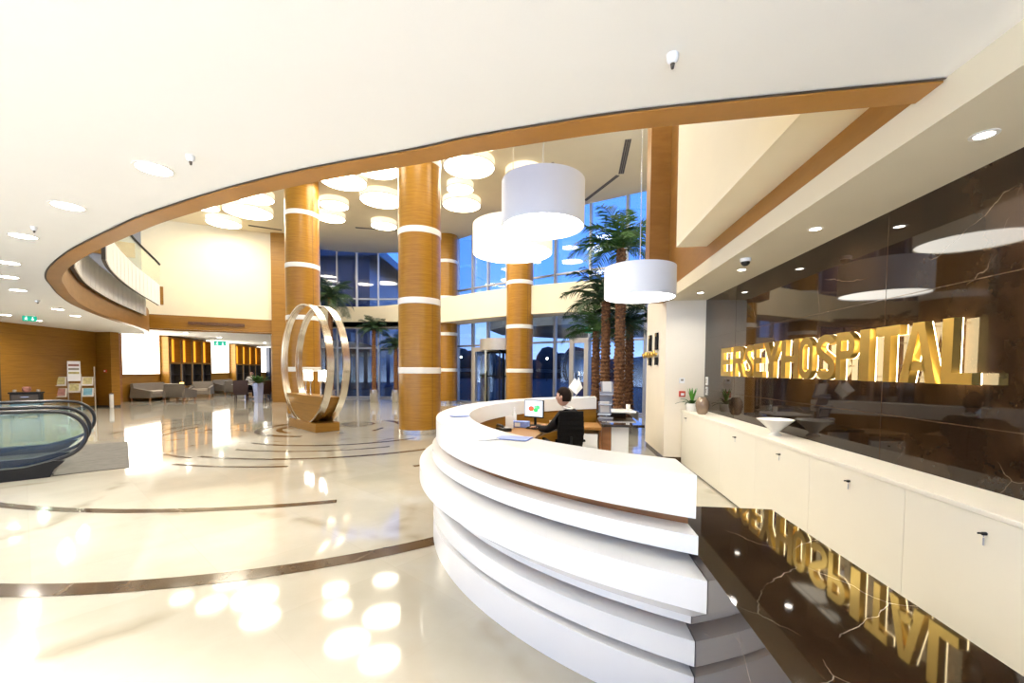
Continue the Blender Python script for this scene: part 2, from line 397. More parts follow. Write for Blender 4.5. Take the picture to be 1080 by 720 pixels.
bm = BM()
for k in range(5): bx(bm, 3.0, 3.18, 8.6, 14.2, .01+k*.58, .57+k*.58)
struct(build('wall_right_low', bm, 'cladding'))
# left: lounge band, cream wall, pier
A0, A1 = (-16.5, 14.95), (-12.6, 17.42)
bm = BM(); quadwall(bm, A0, A1, 3.0, 3.62, .2); struct(build('wall_lounge_band', bm, 'wood_wall'))
bm = BM(); quadwall(bm, A0, A1, 3.62, ZU, .2); struct(build('wall_left_upper', bm, 'cream_paint'))
bm = BM(); prism(bm, [(-12.62, 17.15), (-11.85, 17.35), (-12.0, 18.3), (-12.9, 18.2)], 0, ZU); struct(build('wall_pier_left', bm, 'wood_wall'))
bm = BM(); prism(bm, [(-12.0, 18.3), (-12.9, 18.2), (-13.6, 18.4), (-13.3, 18.6)], 0, ZU); struct(build('wall_pier_back', bm, 'wood_wall'))
bm = BM(); quadwall(bm, (-21, 10.5), A0, ZF, ZU, .15); struct(build('wall_gallery', bm, 'cladding'))
bm = BM(); quadwall(bm, (-19.2, 12.24), (-16.6, 14.8), 5.75, 6.3, -.12); trim(bm, 'wood_wall')
# left wood wall
bm = BM(); prism(bm, [(-15.3, 6.0), (-16.25, 10.45), (-17.34, 13.9), (-17.6, 13.9), (-17.6, 6.0)], .06, ZL); prism(bm, [(-17.36, 13.88), (-16.62, 13.80), (-16.62, 14.1), (-17.36, 14.2)], .06, ZL+.005)
struct(build('wall_left', bm, 'wood_wall'))
bm = BM(); prism(bm, [(-15.29, 6.0), (-16.24, 10.45), (-17.33, 13.89), (-17.6, 13.9), (-17.6, 6.0)], 0, .06); prism(bm, [(-17.36, 13.87), (-16.61, 13.79), (-16.61, 14.1), (-17.36, 14.2)], 0, .06)
struct(build('baseboard_left', bm, 'slot'))
bm = BM(); prism(bm, [(-16.16, 10.2), (-16.20, 10.42), (-16.30, 10.42), (-16.26, 10.2)], 0.0, 2.25); prism(bm, [(-15.85, 8.7), (-16.17, 10.2), (-16.3, 10.2), (-15.98, 8.7)], 0.0, 2.2)
struct(build('door_1', bm, 'slot'))
# lounge back wall (sofa wall): a frame along it
WD = V((-.264, .965, 0)).normalized(); WN = V((WD.y, -WD.x, 0)); W0 = V((-18.56, 15.62, 0))
WRZ = atan2(WD.y, WD.x)
def wp(s, n=0.0, z=0.0): return W0+WD*s+WN*n+V((0, 0, z))
def wbox(bm, s0, s1, n0, n1, z0, z1, bev=0.0):
    c = wp((s0+s1)/2, (n0+n1)/2, (z0+z1)/2); box(bm, c, (s1-s0, n1-n0, z1-z0), WRZ, bev)
bm = BM(); wbox(bm, .0, 20, -.5, 0, 0, 3.05); struct(build('wall_lounge', bm, 'wood_wall'))
for i, (s0, s1) in enumerate(((.26, 2.62), (6.55, 9.1), (13.05, 15.4))):
    bm = BM(); wbox(bm, s0, s1, .0, .03, 1.2, 3.04); o = struct(build('window_%d' % (i+1), bm, 'panelglow'))
    bm = BM(); wbox(bm, s0-.06, s0, 0, .06, 1.14, 3.05); wbox(bm, s1, s1+.06, 0, .06, 1.14, 3.05); wbox(bm, s0, s1, 0, .06, 1.14, 1.2)
    build('window_frame', bm, 'wood_trim', o)
bm = BM(); box(bm, (-18.6, 15.1, 1.5), (1.2, .3, 3.0), .35); struct(build('wall_niche', bm, 'wood_dark'))

# ------------------------------------------------------------------ round timber columns
def column(x, y, zb, label):
    t = thing('round_column', label, 'column', (x, y, 0), 0, 'round timber clad columns')
    r = .485; prev = .12
    for k, z in enumerate(zb):
        bm = BM(); lathe(bm, [(r+.004, z-.07), (r+.012, z-.06), (r+.012, z+.06), (r+.004, z+.07)], 48); build('white_band', bm, 'band', t, 30)
    bm = BM(); lathe(bm, [(r, .1), (r, ZU-.004)], 64); build('shaft', bm, 'wood_col', t, 30)
    bm = BM(); lathe(bm, [(r+.01, 0), (r+.01, .11), (r, .115)], 48); build('base_ring', bm, 'steel', t, 30)
    bm = BM(); bx(bm, -.004, .004, -r-.0015, -r+.01, .12, ZU-.005)
    ang = atan2(-y, -x)+.62+pi/2; bmesh.ops.rotate(bm, verts=bm.verts[:], cent=(0, 0, 0), matrix=Matrix.Rotation(ang, 3, 'Z'))
    build('panel_joint', bm, 'slot', t)
    return t
ZB = [1.47, 3.05, 4.63, 6.21]
column(-3.33, 9.64, ZB, 'nearest timber column beside the white reception desk')
column(-8.06, 12.41, ZB, 'timber column behind the silver hoop sculpture')
column(-5.12, 18.4, ZB, 'farthest timber column half hidden behind the nearest column')
column(-1.54, 15.4, ZB, 'timber column rising through the balcony beyond the reception desk')

# ------------------------------------------------------------------ glazed front: bays of lower and upper windows
wn = [3]
def bay(i, z0, z1, mul, trans=()):
    wn[0] += 1
    a, b = FC[i], FC[i+1]; d = (b-a); L = d.length; d.normalize(); rz = atan2(d.y, d.x); c = (a+b)/2
    bm = BM(); box(bm, (c.x, c.y, (z0+z1)/2), (L, .02, z1-z0), rz); o = struct(build('window_%d' % wn[0], bm, 'glass'))
    bm = BM(); box(bm, (b.x, b.y, (z0+z1)/2), (mul, .14, z1-z0), rz)
    for z in trans: box(bm, (c.x, c.y, z), (L, .09, .07), rz)
    build('window_frame', bm, 'mull', o)
for i in range(len(FC)-1):
    bay(i, ZF, ZU, .10 if i % 2 else .07, (5.05,))
    bay(i, 0, ZF, .09, (.05, 2.55) if i != 10 else (2.55,))
# gallery bridge in front of the glazing
B_PTS = [(-13.3, 18.0), (-12.2, 18.95), (-11.33, 19.38), (-10.0, 19.65), (-8.74, 19.5), (-6.4, 18.45), (-4.29, 16.98), (-2.06, 15.6), (.23, 14.7), (1.47, 14.3), (2.6, 13.9)]
BC = cr(B_PTS, 6)
bm = BM(); wallband(bm, BC, .15, 3.5, 4.52); struct(build('wall_gallery_parapet', bm, 'cream_paint', smooth=30))
bm = BM(); fl = [tuple(p[:2]) for p in offs(BC, .1)] + [tuple(p[:2]) for p in reversed(FC)]
flat(bm, fl, 3.52); flat(bm, fl, 3.62); struct(build('floor_gallery', bm, 'white_paint'))

# glazed wall behind the photographer
for k in range(9):
    wn[0] += 1; x1 = 2.2-k*3.6; x0 = x1-3.6
    bm = BM(); bx(bm, x0, x1, -3.19, -3.17, 0, ZL); o = struct(build('window_%d' % wn[0], bm, 'glass'))
    bm = BM(); bx(bm, x0-.04, x0+.04, -3.24, -3.12, 0, ZL); bx(bm, x0, x1, -3.23, -3.13, 0, .07); bx(bm, x0, x1, -3.23, -3.13, ZL-.07, ZL); build('window_frame', bm, 'mull', o)
# ------------------------------------------------------------------ entrance doors
def door(n, a, b, h):
    a, b = V((*a, 0)), V((*b, 0)); d = b-a; L = d.length; d.normalize(); rz = atan2(d.y, d.x); c = (a+b)/2
    bm = BM(); w = .16
    for p in (a+d*w/2, b-d*w/2): box(bm, (p.x, p.y, h/2), (w, .12, h), rz)
    box(bm, (c.x, c.y, h-.09), (L-.04, .11, .18), rz); box(bm, (c.x, c.y, .07), (L-.04, .11, .14), rz)
    o = struct(build('door_%d' % n, bm, 'alu'))
    bm = BM(); box(bm, (c.x, c.y, h/2), (L-.3, .02, h-.3), rz); build('door_pane', bm, 'glass', o)
    bm = BM(); q = a+d*(w+.06); nn = V((d.y, -d.x, 0)); q = q+nn*.09
    tube(bm, [(q.x, q.y, .8), (q.x, q.y, 1.4)], .02); build('door_handle', bm, 'steel', o)
door(2, (-3.80, 17.95), (-3.05, 17.45), 2.45)
door(3, (.30, 15.45), (.95, 15.1), 2.65)
door(4, (-7.1, 20.2), (-6.4, 19.75), 2.0)
rv = thing('revolving_door', 'glass revolving door drum with beige canopy band left of the far timber column', 'door', (-2.35, 16.95, 0))
bm = BM(); lathe(bm, [(.95, 2.27), (.95, 2.72), (.9, 2.72), (.9, 2.27)], 40, cap=False); disc(bm, .95, (0, 0, 2.72), 40); disc(bm, .95, (0, 0, 2.27), 40); build('canopy_band', bm, 'alu', rv, 30)
bm = BM()
for k in range(40):
    if (k % 20) in (7, 8, 9, 10, 11, 12): continue
    a0, a1 = 2*pi*k/40, 2*pi*(k+1)/40
    bm.faces.new([bm.verts.new(p) for p in ((.93*cos(a0), .93*sin(a0), 0.05), (.93*cos(a1), .93*sin(a1), .05), (.93*cos(a1), .93*sin(a1), 2.27), (.93*cos(a0), .93*sin(a0), 2.27))])
build('drum_glass', bm, 'glass_green', rv, 30)
for k in range(3):
    a = 2*pi*k/3+.5; bm = BM(); Rr = Matrix.Rotation(a, 4, 'Z')
    box(bm, (.46*cos(a), .46*sin(a), 1.23), (.84, .03, .05), a); box(bm, (.46*cos(a), .46*sin(a), .1), (.84, .03, .12), a); box(bm, (.46*cos(a), .46*sin(a), 2.21), (.84, .03, .1), a); box(bm, (.88*cos(a), .88*sin(a), 1.16), (.05, .05, 2.2), a)
    build('wing', bm, 'black_met', rv)
bm = BM(); tube(bm, [(0, 0, 0.0), (0, 0, 2.27)], .05); build('shaft', bm, 'black_met', rv)
# ------------------------------------------------------------------ outside
bm = BM(); flat(bm, [(-80, 14), (80, 14), (160, 200), (-160, 200)], -.05); struct(build('ground_outside', bm, 'asphalt'))
bm = BM()
for k in range(60):
    x = -75+k*2.5; h = random.uniform(3.0, 6.2); w = random.uniform(2.5, 4.5)
    y = 78+random.uniform(-3, 3)
    lathe(bm, [(w*.9, -.1), (w, h*.35), (w*.85, h*.7), (w*.45, h*.95), (.1, h)], 7, (x, y, 0))
o = build('outside_tree_row', bm, 'treeline', smooth=60); tag(o, 'dark row of distant trees seen through the entrance glazing', 'trees', None, 'stuff')
bm = BM(); prism(bm, [(-44, 29), (-14.2, 30), (-15.5, 42), (-44, 44)], -.1, 9.6); prism(bm, [(-44, 27.5), (-13.0, 29.0), (-14.5, 43), (-44, 45)], 9.6, 10.2)
for k in range(13):
    for z in (1.0, 4.0, 7.0): box(bm, (-15.5-k*2.2, 29.92-k*.074, z+1.1), (.12, .12, 2.6), .033)
for z in (.6, 3.7, 6.7): box(bm, (-29, 29.45, z), (29.5, .14, .25), .0336)
o = struct(build('wall_outside_building', bm, 'night_facade'))
bm = BM(); pts = [(-3.4, 19.6), (-2.6, 18.3), (4.5, 15.8), (9, 18), (6, 24), (0, 25), (-3.2, 22.5)]; prism(bm, pts, 3.35, 3.95)
o = build('outside_canopy', bm, 'canopy'); struct(o); o.name = 'roof_outside_canopy'
for k, (x, y, z) in enumerate(((-9.5, 60, 4.2), (-16, 66, 3.4), (-2.0, 58, 3.0), (3.5, 55, 3.2), (-24, 64, 4.4))):
    bm = BM(); tube(bm, [(0, 0, 0), (0, 0, z)], .06, 6)
    t = thing('outside_street_lamp', ['street lamp outside left of the entrance door', 'street lamp outside behind the far timber column', 'street lamp outside right of the revolving door', 'street lamp outside beside the right palms', 'street lamp outside behind the left palms'][k], 'street lamp', (x, y, -.05), 0, 'street lamps outside')
    build('pole', bm, 'black_met', t); bm = BM(); bmesh.ops.create_icosphere(bm, subdivisions=2, radius=.16, matrix=Matrix.Translation((0, 0, z+.12))); build('lamp_head', bm, 'streetglow', t, 180)

# ================================================================== RECEPTION DESK
CX, CY, CUT = 1.686, 4.558, -1.114
desk = thing('reception_desk', 'large curved white reception desk with stepped tiers in front of the marble wall', 'reception desk', (CX, CY, 0))
def ring(bm, r0, r1, z0, z1, cut=CUT, n=96, a0=None, a1=None, rb=None):
    """solid ring sector between radii r0<r1, cut flat at local x = cut; rb: outer radius at the bottom"""
    rb = rb or r1
    def line(r):
        s = a0 if a0 is not None else math.acos(cut/r); e = a1 if a1 is not None else 2*pi-s
        return [V((r*cos(s+(e-s)*k/n), r*sin(s+(e-s)*k/n), 0)) for k in range(n+1)]
    I, O, OB = line(r0), line(r1), line(rb)
    rows = [(I, z0), (OB, z0), (O, z1), (I, z1)]
    vv = [[bm.verts.new((p.x, p.y, z)) for p in L] for L, z in rows]
    for k in range(4):
        p, q = vv[k], vv[(k+1) % 4]
        for i in range(n): bm.faces.new((p[i], p[i+1], q[i+1], q[i]))
    bm.faces.new([vv[k][0] for k in range(4)]); bm.faces.new([vv[k][-1] for k in range(4)])
def dpart(name, mat, *rs, sm=30):
    bm = BM()
    for r in rs:
        kw = r[4] if len(r) > 4 else {}
        ring(bm, *r[:4], **kw)
    return build(name, bm, mat, desk, sm)
dpart('top_slab', 'white_gloss', (2.63, 2.94, .875, 1.06))
dpart('wood_recess', 'wood_dark', (2.72, 2.84, .02, .874))
dpart('tier', 'white_gloss', (2.80, 2.975, .735, .815))
dpart('tier', 'white_gloss', (2.80, 3.085, .555, .685), (2.80, 2.91, .40, .445), (2.80, 3.085, .445, .5549, dict(rb=2.93)))
dpart('tier', 'white_gloss', (2.80, 2.965, .25, .36))
dpart('tier', 'white_gloss', (2.80, 2.965, .0, .205))
dpart('inner_lining', 'wood_wall', (2.655, 2.719, .02, .874))
dpart('worktop', 'wood_trim', (1.98, 2.65, .705, .74, dict(a0=radians(143), a1=radians(212))))
for sy, y0, y1, nm in ((-1, .25, 2.46, 'end_counter'), (1, 6.05, 7.75, 'end_counter')):
    bm = BM(); bx(bm, .572-CX, 1.167-CX, y0-CY, y1-CY, .70, .736); e = build(nm, bm, 'slabmarble', desk)
    bm = BM()
    if sy < 0:
        bx(bm, .574-CX, .60-CX, y0-CY+.01, y1-CY-.01, 0, .70); build('side_panel', bm, 'slabmarble', e)
        bm = BM(); bx(bm, 1.10-CX, 1.125-CX, y0-CY+.02, y1-CY-.02, 0, .70); bx(bm, .60-CX, 1.10-CX, y1-CY-.04, y1-CY-.015, 0, .70); build('back_panel', bm, 'white_gloss', e)
    else:
        bx(bm, .72-CX, .96-CX, 6.12-CY, 6.16-CY, 0, .70); build('front_panel', bm, 'white_gloss', e)
        bm = BM(); bx(bm, .58-CX, .715-CX, 6.11-CY, 7.5-CY, 0, .70); build('side_panel', bm, 'wood_dark', e)
        bm = BM(); bx(bm, .74-CX, 1.10-CX, 7.35-CY, 7.55-CY, .736, .80); build('shelf_block', bm, 'slot', e)
        bm = BM(); box(bm, (.95-CX, 7.3-CY, .815), (.55, .5, .03), 0, .01); build('raised_shelf', bm, 'white_gloss', e)

# ------------------------------------------------------------------ things on and behind the desk
def flyer(x, y, z, rz, w, h, mat, label, group=None, n=5):
    bm = BM()
    for k in range(n): box(bm, (random.uniform(-.004, .004), random.uniform(-.004, .004), .0008+k*.0012), (w, h, .001), random.uniform(-.05, .05))
    o = build('flyer', bm, mat); o.location = (x, y, z); o.rotation_euler = (0, 0, rz); tag(o, label, 'flyer', group)
flyer(-.94, 3.84, 1.061, .6, .16, .11, 'bluepaper', 'blue flyer lying on the left curve of the desk top')
flyer(-.30, 2.66, 1.061, -.25, .21, .15, 'bluepaper', 'stack of blue flyers on the near desk top beside the inner edge')
flyer(-.47, 2.60, 1.061, .5, .14, .10, 'paper', 'pale leaflet left of the blue flyers on the near desk top')
# monitor
mo = thing('monitor', 'flat desktop monitor with red and green shapes on its screen facing the receptionist', 'monitor', (-.36, 5.66, .742), radians(-28))
bm = BM(); box(bm, (0, 0, .235), (.30, .025, .24), 0, .006); box(bm, (0, .02, .235), (.22, .03, .16), 0, .01); build('casing', bm, 'black_met', mo)
bm = BM(); box(bm, (0, -.0135, .24), (.275, .002, .212)); build('screen', bm, 'screen', mo)
bm = BM(); tube(bm, [(0, .03, .012), (0, .035, .2)], .018); lathe(bm, [(.10, 0), (.10, .012), (.03, .018)], 24, (0, .02, 0)); build('stand', bm, 'black_met', mo)
kb = thing('keyboard', 'black keyboard on the worktop in front of the monitor', 'keyboard', (-.24, 5.36, .742), radians(-28))
bm = BM(); box(bm, (0, 0, .009), (.40, .14, .016), 0, .004); build('base', bm, 'black', kb)
bm = BM()
for r in range(5):
    for c in range(14): box(bm, (-.18+c*.0275, -.052+r*.026, .02), (.022, .020, .007))
build('keys', bm, 'black_met', kb)
t = thing('desk_phone', 'dark desk telephone on the left worktop', 'telephone', (-.70, 5.10, .742), .6); t.scale = (.85,)*3
bm = BM(); box(bm, (0, 0, .03), (.17, .20, .05), 0, .012); build('body', bm, 'black', t)
bm = BM(); tube(bm, [(-.055, -.09, .075), (-.055, -.08, .09), (-.055, .08, .09), (-.055, .09, .075)], .02); build('handset', bm, 'black', t)
bm = BM(); box(bm, (.04, .05, .057), (.07, .05, .004)); build('display', bm, 'brochure_metal', t)
bm = BM()
for r in range(4):
    for c in range(3): box(bm, (.02+c*.022, -.06+r*.022, .058), (.015, .015, .006))
build('keypad', bm, 'paper', t)
t = thing('bottle', 'slim white bottle behind the telephone on the left worktop', 'bottle', (-.63, 5.66, .742))
bm = BM(); lathe(bm, [(.03, 0), (.034, .01), (.034, .16), (.014, .20), (.014, .22)], 20); build('body', bm, 'ceramic', t, 40)
bm = BM(); lathe(bm, [(.016, .22), (.016, .25)], 16); build('cap', bm, 'paper', t, 40)
bm = BM()
for k in range(6): box(bm, (0, -.02+.008*k, .082), (.10, .004, .155+.008*(k % 3)), random.uniform(-.1, .1))
o = build('paper_holder', bm, 'paper'); o.location = (-.66, 5.36, .744); o.rotation_euler = (0, 0, .2); tag(o, 'white upright papers beside the telephone', 'papers')
t = thing('box_file', 'blue box with white label lying on the left worktop', 'box', (-.53, 5.53, .742), -.12)
bm = BM(); box(bm, (0, 0, .04), (.23, .12, .08), 0, .006); build('body', bm, 'bluepaper', t)
bm = BM(); box(bm, (-.03, -.061, .04), (.07, .002, .05)); build('label_plate', bm, 'paper', t)
bm = BM(); lathe(bm, [(.03, 0), (.038, .08), (.034, .08), (.028, .01)], 20); tube(bm, [(.038, 0, .06), (.062, 0, .055), (.062, 0, .025), (.034, 0, .018)], .006)
o = build('cup', bm, 'ceramic', smooth=40); o.location = (-.12, 5.66, .742); tag(o, 'small white cup on the worktop beside the receptionist', 'cup')
# drawer pedestal under the far worktop
t = thing('drawer_pedestal', 'white drawer pedestal under the far end of the worktop', 'drawer unit', (.31, 6.24, 0), 0)
bm = BM(); box(bm, (0, 0, .31), (.42, .46, .58), 0, .004); build('body', bm, 'white_gloss', t)
for k in range(3):
    bm = BM(); box(bm, (0, -.236, .12+.19*k), (.40, .015, .18), 0, .003); d = build('drawer', bm, 'white_gloss', t)
    if k == 2: bm = BM(); lathe(bm, [(.012, 0), (.012, .012)], 12); bmesh.ops.transform(bm, matrix=Matrix.Translation((0, -.2435, .54)) @ Matrix.Rotation(pi/2, 4, 'X'), verts=bm.verts[:]); build('lock', bm, 'black_met', d)
for sx in (-.17, .17):
    bm = BM(); bx(bm, sx-.02, sx+.02, -.2, .2, 0, .02); build('foot', bm, 'black', t)
t = thing('side_worktop', 'oak return worktop above the white drawer pedestal', 'worktop', (.36, 6.4, 0))
bm = BM(); bx(bm, -.32, .205, -.42, .14, .66, .70, .004); build('top', bm, 'wood_trim', t)
bm = BM(); bx(bm, .18, .205, -.38, .13, 0, .66); build('side_panel', bm, 'wood_dark', t)
bm = BM(); bx(bm, -.31, -.285, -.38, .13, 0, .66); build('side_panel', bm, 'wood_dark', t)
# folded white ornament on the far rim
t = thing('folded_ornament', 'white folded diamond-shaped ornament standing on the far desk top', 'ornament', (.24, 7.02, 1.06), .3)
bm = BM()
top = bm.verts.new((-.02, 0, .31)); bot = bm.verts.new((.01, 0, .035)); ring_ = [bm.verts.new(p) for p in ((-.13, 0, .16), (-.02, -.07, .13), (.05, -.05, .2), (.12, .01, .15), (.02, .07, .17))]
for k in range(5): bm.faces.new((ring_[k], ring_[(k+1) % 5], top)); bm.faces.new((ring_[(k+1) % 5], ring_[k], bot))
v = bm.verts.new((.045, 0, .33)); bm.faces.new((ring_[2], ring_[3], v)); bm.faces.new((ring_[3], ring_[4], v)); bm.faces.new((ring_[4], ring_[2], v))
build('folded_body', bm, 'paper', t)
bm = BM(); lathe(bm, [(.045, 0), (.045, .012), (.012, .02), (.012, .05)], 20); build('foot', bm, 'steel', t, 40)
# brochure rack at the far end of the desk
t = thing('brochure_rack', 'blue-grey metal brochure rack with slanted trays at the far end of the desk', 'brochure rack', (.70, 6.75, .738), -.25)
bm = BM(); box(bm, (0, .0, .01), (.22, .22, .02), 0, .004); tube(bm, [(0, .08, .02), (0, .08, .55)], .012); build('base', bm, 'brochure_metal', t)
for k in range(3):
    Rm = Matrix.Rotation(.38, 4, 'X'); bm = BM()
    box(bm, (-.01+.012*k, -.03+.03*k, .17+.155*k), (.19, .012, .22), R=Rm); box(bm, (-.01+.012*k, -.10+.03*k, .075+.155*k), (.19, .05, .012), R=Rm); tr = build('tray', bm, 'brochure_metal', t)
    bm = BM(); box(bm, (-.01+.012*k, -.045+.03*k, .19+.155*k), (.14, .006, .19), R=Rm); build('leaflet', bm, 'paper' if k != 1 else 'brochure_metal', tr)
bm = BM(); lathe(bm, [(.03, 0), (.036, .10), (.033, .10), (.027, .008)], 18); o = build('pen_cup', bm, 'ceramic', smooth=40); o.location = (1.12, 7.25, .832); tag(o, 'small white cup on the raised shelf of the far counter', 'cup')
# office chair
def office_chair(name, loc, rz, label):
    t = thing(name, label, 'chair', loc, rz)
    bm = BM(); box(bm, (0, 0, .405), (.46, .47, .07), 0, .03); build('seat', bm, 'black_fab', t, 50)
    bm = BM()
    for k in range(9):
        z = .56+k*.058; w = .42-.02*abs(k-4)*.5; x = -.235-.012*sin(k/8*pi)-.01*k*.6
        box(bm, (x, 0, z), (.045, w, .062), 0, .012)
    build('backrest', bm, 'black_fab', t, 50)
    bm = BM(); tube(bm, [(-.05, 0, .40), (-.26, 0, .40), (-.30, 0, .50), (-.29, 0, .75)], .022); build('back_support', bm, 'black_met', t)
    for s in (-1, 1):
        bm = BM(); tube(bm, [(-.02, s*.22, .42), (-.02, s*.29, .45), (-.02, s*.29, .64)], .016); box(bm, (.02, s*.29, .66), (.25, .06, .03), 0, .012); build('armrest', bm, 'black_met', t)
    bm = BM(); tube(bm, [(0, 0, .08), (0, 0, .42)], .028, 12); build('gas_stem', bm, 'steel', t)
    for k in range(5):
        a = 2*pi*k/5; bm = BM(); tube(bm, [(0, 0, .10), (.30*cos(a), .30*sin(a), .07)], [.03, .018]); l = build('leg', bm, 'black_met', t)
        bm = BM(); lathe(bm, [(.028, -.02), (.03, 0), (.028, .02)], 14); bmesh.ops.transform(bm, matrix=Matrix.Translation((.30*cos(a), .30*sin(a), .031)) @ Matrix.Rotation(a, 4, 'Z') @ Matrix.Rotation(pi/2, 4, 'X'), verts=bm.verts[:]); build('castor', bm, 'black', l, 60)
    return t
PR = radians(150)
PX, PY = .09, 5.18
ooc = office_chair('office_chair', (PX-.05, PY+.02, 0), radians(106), 'black office chair the receptionist sits on behind the desk'); ooc.scale = (1, .76, .97)

# ------------------------------------------------------------------ people
def skin(name, pts, edges, radii, mat, parent, sub=1, root=0):
    me = bpy.data.meshes.new(name); me.from_pydata([V(p) for p in pts], edges, [])
    o = bpy.data.objects.new(name, me); COL.objects.link(o)
    m = o.modifiers.new('s', 'SKIN')
    for i, r in enumerate(radii):
        sv = me.skin_vertices[0].data[i]; sv.radius = (r, r) if not isinstance(r, tuple) else r
        sv.use_root = (i == root)
    if sub: ss = o.modifiers.new('u', 'SUBSURF'); ss.levels = sub; ss.render_levels = sub
    dg = bpy.context.evaluated_depsgraph_get(); dg.update()
    nm = bpy.data.meshes.new_from_object(o.evaluated_get(dg)); bpy.data.objects.remove(o)
    return nm
def head_bm(bm, c, s=1.0):
    """a head facing +x: cranium, jaw, nose, brow, ears"""
    r = bmesh.ops.create_uvsphere(bm, u_segments=28, v_segments=20, radius=1.0)
    for v in r['verts']:
        x, y, z = v.co
        X, Y, Z = x*.098, y*.076, z*.118
        if z < -.1: f = 1-.30*min(1, (-z-.1)/.9); Y *= f; X = X*(1-.18*min(1, (-z-.1)/.9)) + (.018 if x > 0 else .0)*(-z)
        if x > .75 and -.45 < z < .28: X += .026*max(0, 1-abs(y)/.24)*max(0, 1-abs(z+.18)/.36)
        if x > .55 and .02 < z < .3: X -= .008*max(0, 1-abs(abs(y)-.42)/.25)
        if x > .6 and -.72 < z < -.48: X += .006*max(0, 1-abs(y)/.4)
        v.co = V((X, Y, Z))*s+V(c)
    for sy in (-1, 1):
        e = bmesh.ops.create_uvsphere(bm, u_segments=10, v_segments=8, radius=1.0)
        for v in e['verts']: v.co = V((v.co.x*.020-.008, v.co.y*.010+sy*.077, v.co.z*.032-.005))*s+V(c)
def person(name, loc, rz, label, top, legs, hairmat='hair', arms=((.13, .255, .83), (.36, .17, .822)), legpose=True):
    t = thing(name, label, 'person', loc, rz)
    sh, el, wr = (.0, .185, 1.015), arms[0], arms[1]
    pts = [(-.02, 0, .54), (-.045, 0, .72), (-.02, 0, .92), (.0, 0, 1.045), (.03, 0, 1.12), (.045, 0, 1.17)]
    rad = [(.105, .155), (.115, .15), (.12, .165), (.075, .10), .05, .05]
    edges = [(i, i+1) for i in range(5)]
    crad = [(.118, .172), (.128, .165), (.134, .182), (.09, .115)]
    cpts = list(pts[:4]); cedges = [(0, 1), (1, 2), (2, 3)]
    lpts = [(-.02, 0, .535)]; lrad = [(.115, .165)]; ledges = []
    for s in (-1, 1):
        b = len(pts); ch = [(sh[0], s*sh[1], sh[2]), (el[0], s*el[1], el[2]), (wr[0], s*wr[1], wr[2])]
        pts += ch; rad += [.058, .042, .027]; edges += [(2, b), (b, b+1), (b+1, b+2)]
        cb = len(cpts); w2 = tuple(ch[1][k]+(ch[2][k]-ch[1][k])*.93 for k in range(3))
        cpts += [ch[0], ch[1], w2]; crad += [.072, .056, .040]; cedges += [(2, cb), (cb, cb+1), (cb+1, cb+2)]
        # hand: palm + five fingers
        d = (V(ch[2])-V(ch[1])); d.z *= .2; d.normalize(); sd = V((-d.y, d.x, 0))*(-s)
        W = V(ch[2]); p1 = W+d*.045; b2 = len(pts); pts.append(tuple(p1)); rad.append((.020, .034)); edges.append((b+2, b2))
        for k, (off, ln) in enumerate(((-.030, .062), (-.010, .074), (.010, .070), (.029, .056))):
            q0 = p1+d*.036-sd*off; q1 = q0+d*ln*.5+V((0, 0, .004)); q2 = q1+d*ln*.5-V((0, 0, .02)); n0 = len(pts)
            pts += [tuple(q0), tuple(q1), tuple(q2)]; rad += [.0105, .0092, .0075]; edges += [(b2, n0), (n0, n0+1), (n0+1, n0+2)]
        q0 = W+d*.02+sd*.034; q1 = q0+d*.035+sd*.018-V((0, 0, .006)); q2 = q1+d*.028; n0 = len(pts)
        pts += [tuple(q0), tuple(q1), tuple(q2)]; rad += [.012, .0105, .008]; edges += [(b2, n0), (n0, n0+1), (n0+1, n0+2)]
        # leg
        hp, kn, an, to = (.0, s*.095, .53), (.42, s*.13, .51), (.40, s*.13, .09), (.56, s*.15, .035)
        b = len(pts); pts += [hp, kn, an, to]; rad += [.074, .056, .040, .03]; edges += [(0, b), (b, b+1), (b+1, b+2), (b+2, b+3)]
        lb = len(lpts); lpts += [hp, kn, (.40, s*.13, .12)]; lrad += [.086, .070, .060]; ledges += [(0, lb), (lb, lb+1), (lb+1, lb+2)]
    me = skin('body', pts, edges, rad, 'skin', t)
    bm = BM(); bm.from_mesh(me); head_bm(bm, (.075, 0, 1.235)); bpy.data.meshes.remove(me)
    o = build('body', bm, 'skin', t, 180); rm = o.modifiers.new('fuse', 'REMESH'); rm.mode = 'VOXEL'; rm.voxel_size = .0065; rm.use_smooth_shade = True
    m2 = skin('jacket', cpts, cedges, crad, top, t); m2.polygons.foreach_set('use_smooth', [True]*len(m2.polygons)); j = link('jacket', m2, top, t)
    bm = BM(); tube(bm, [(.055*cos(a)+.012, .062*sin(a), 1.095+.012*cos(a)) for a in [2*pi*k/16 for k in range(16)]], .012, 8, closed=True); build('collar', bm, 'shirt', j, 180)
    m3 = skin('trousers', lpts, ledges, lrad, legs, t); m3.polygons.foreach_set('use_smooth', [True]*len(m3.polygons)); link('trousers', m3, legs, t)
    bm = BM(); r = bmesh.ops.create_uvsphere(bm, u_segments=28, v_segments=18, radius=1.0); kill = []
    for v in r['verts']:
        x, y, z = v.co
        if z < .30 and not (x < -.12 and z > -.55-.2*x*0) and not (abs(x) <= .3 and z > -.02): kill.append(v)
        elif x > .66 and z < .5: kill.append(v)
        n = 1+.03*sin(13*y+9*x)*cos(11*z)
        v.co = V((x*.104*n+.070, y*.082*n, z*.126*n+1.240))
    bmesh.ops.delete(bm, geom=kill, context='VERTS'); h = build('hair', bm, hairmat, t, 180); so = h.modifiers.new('t', 'SOLIDIFY'); so.thickness = .012; so.offset = -1
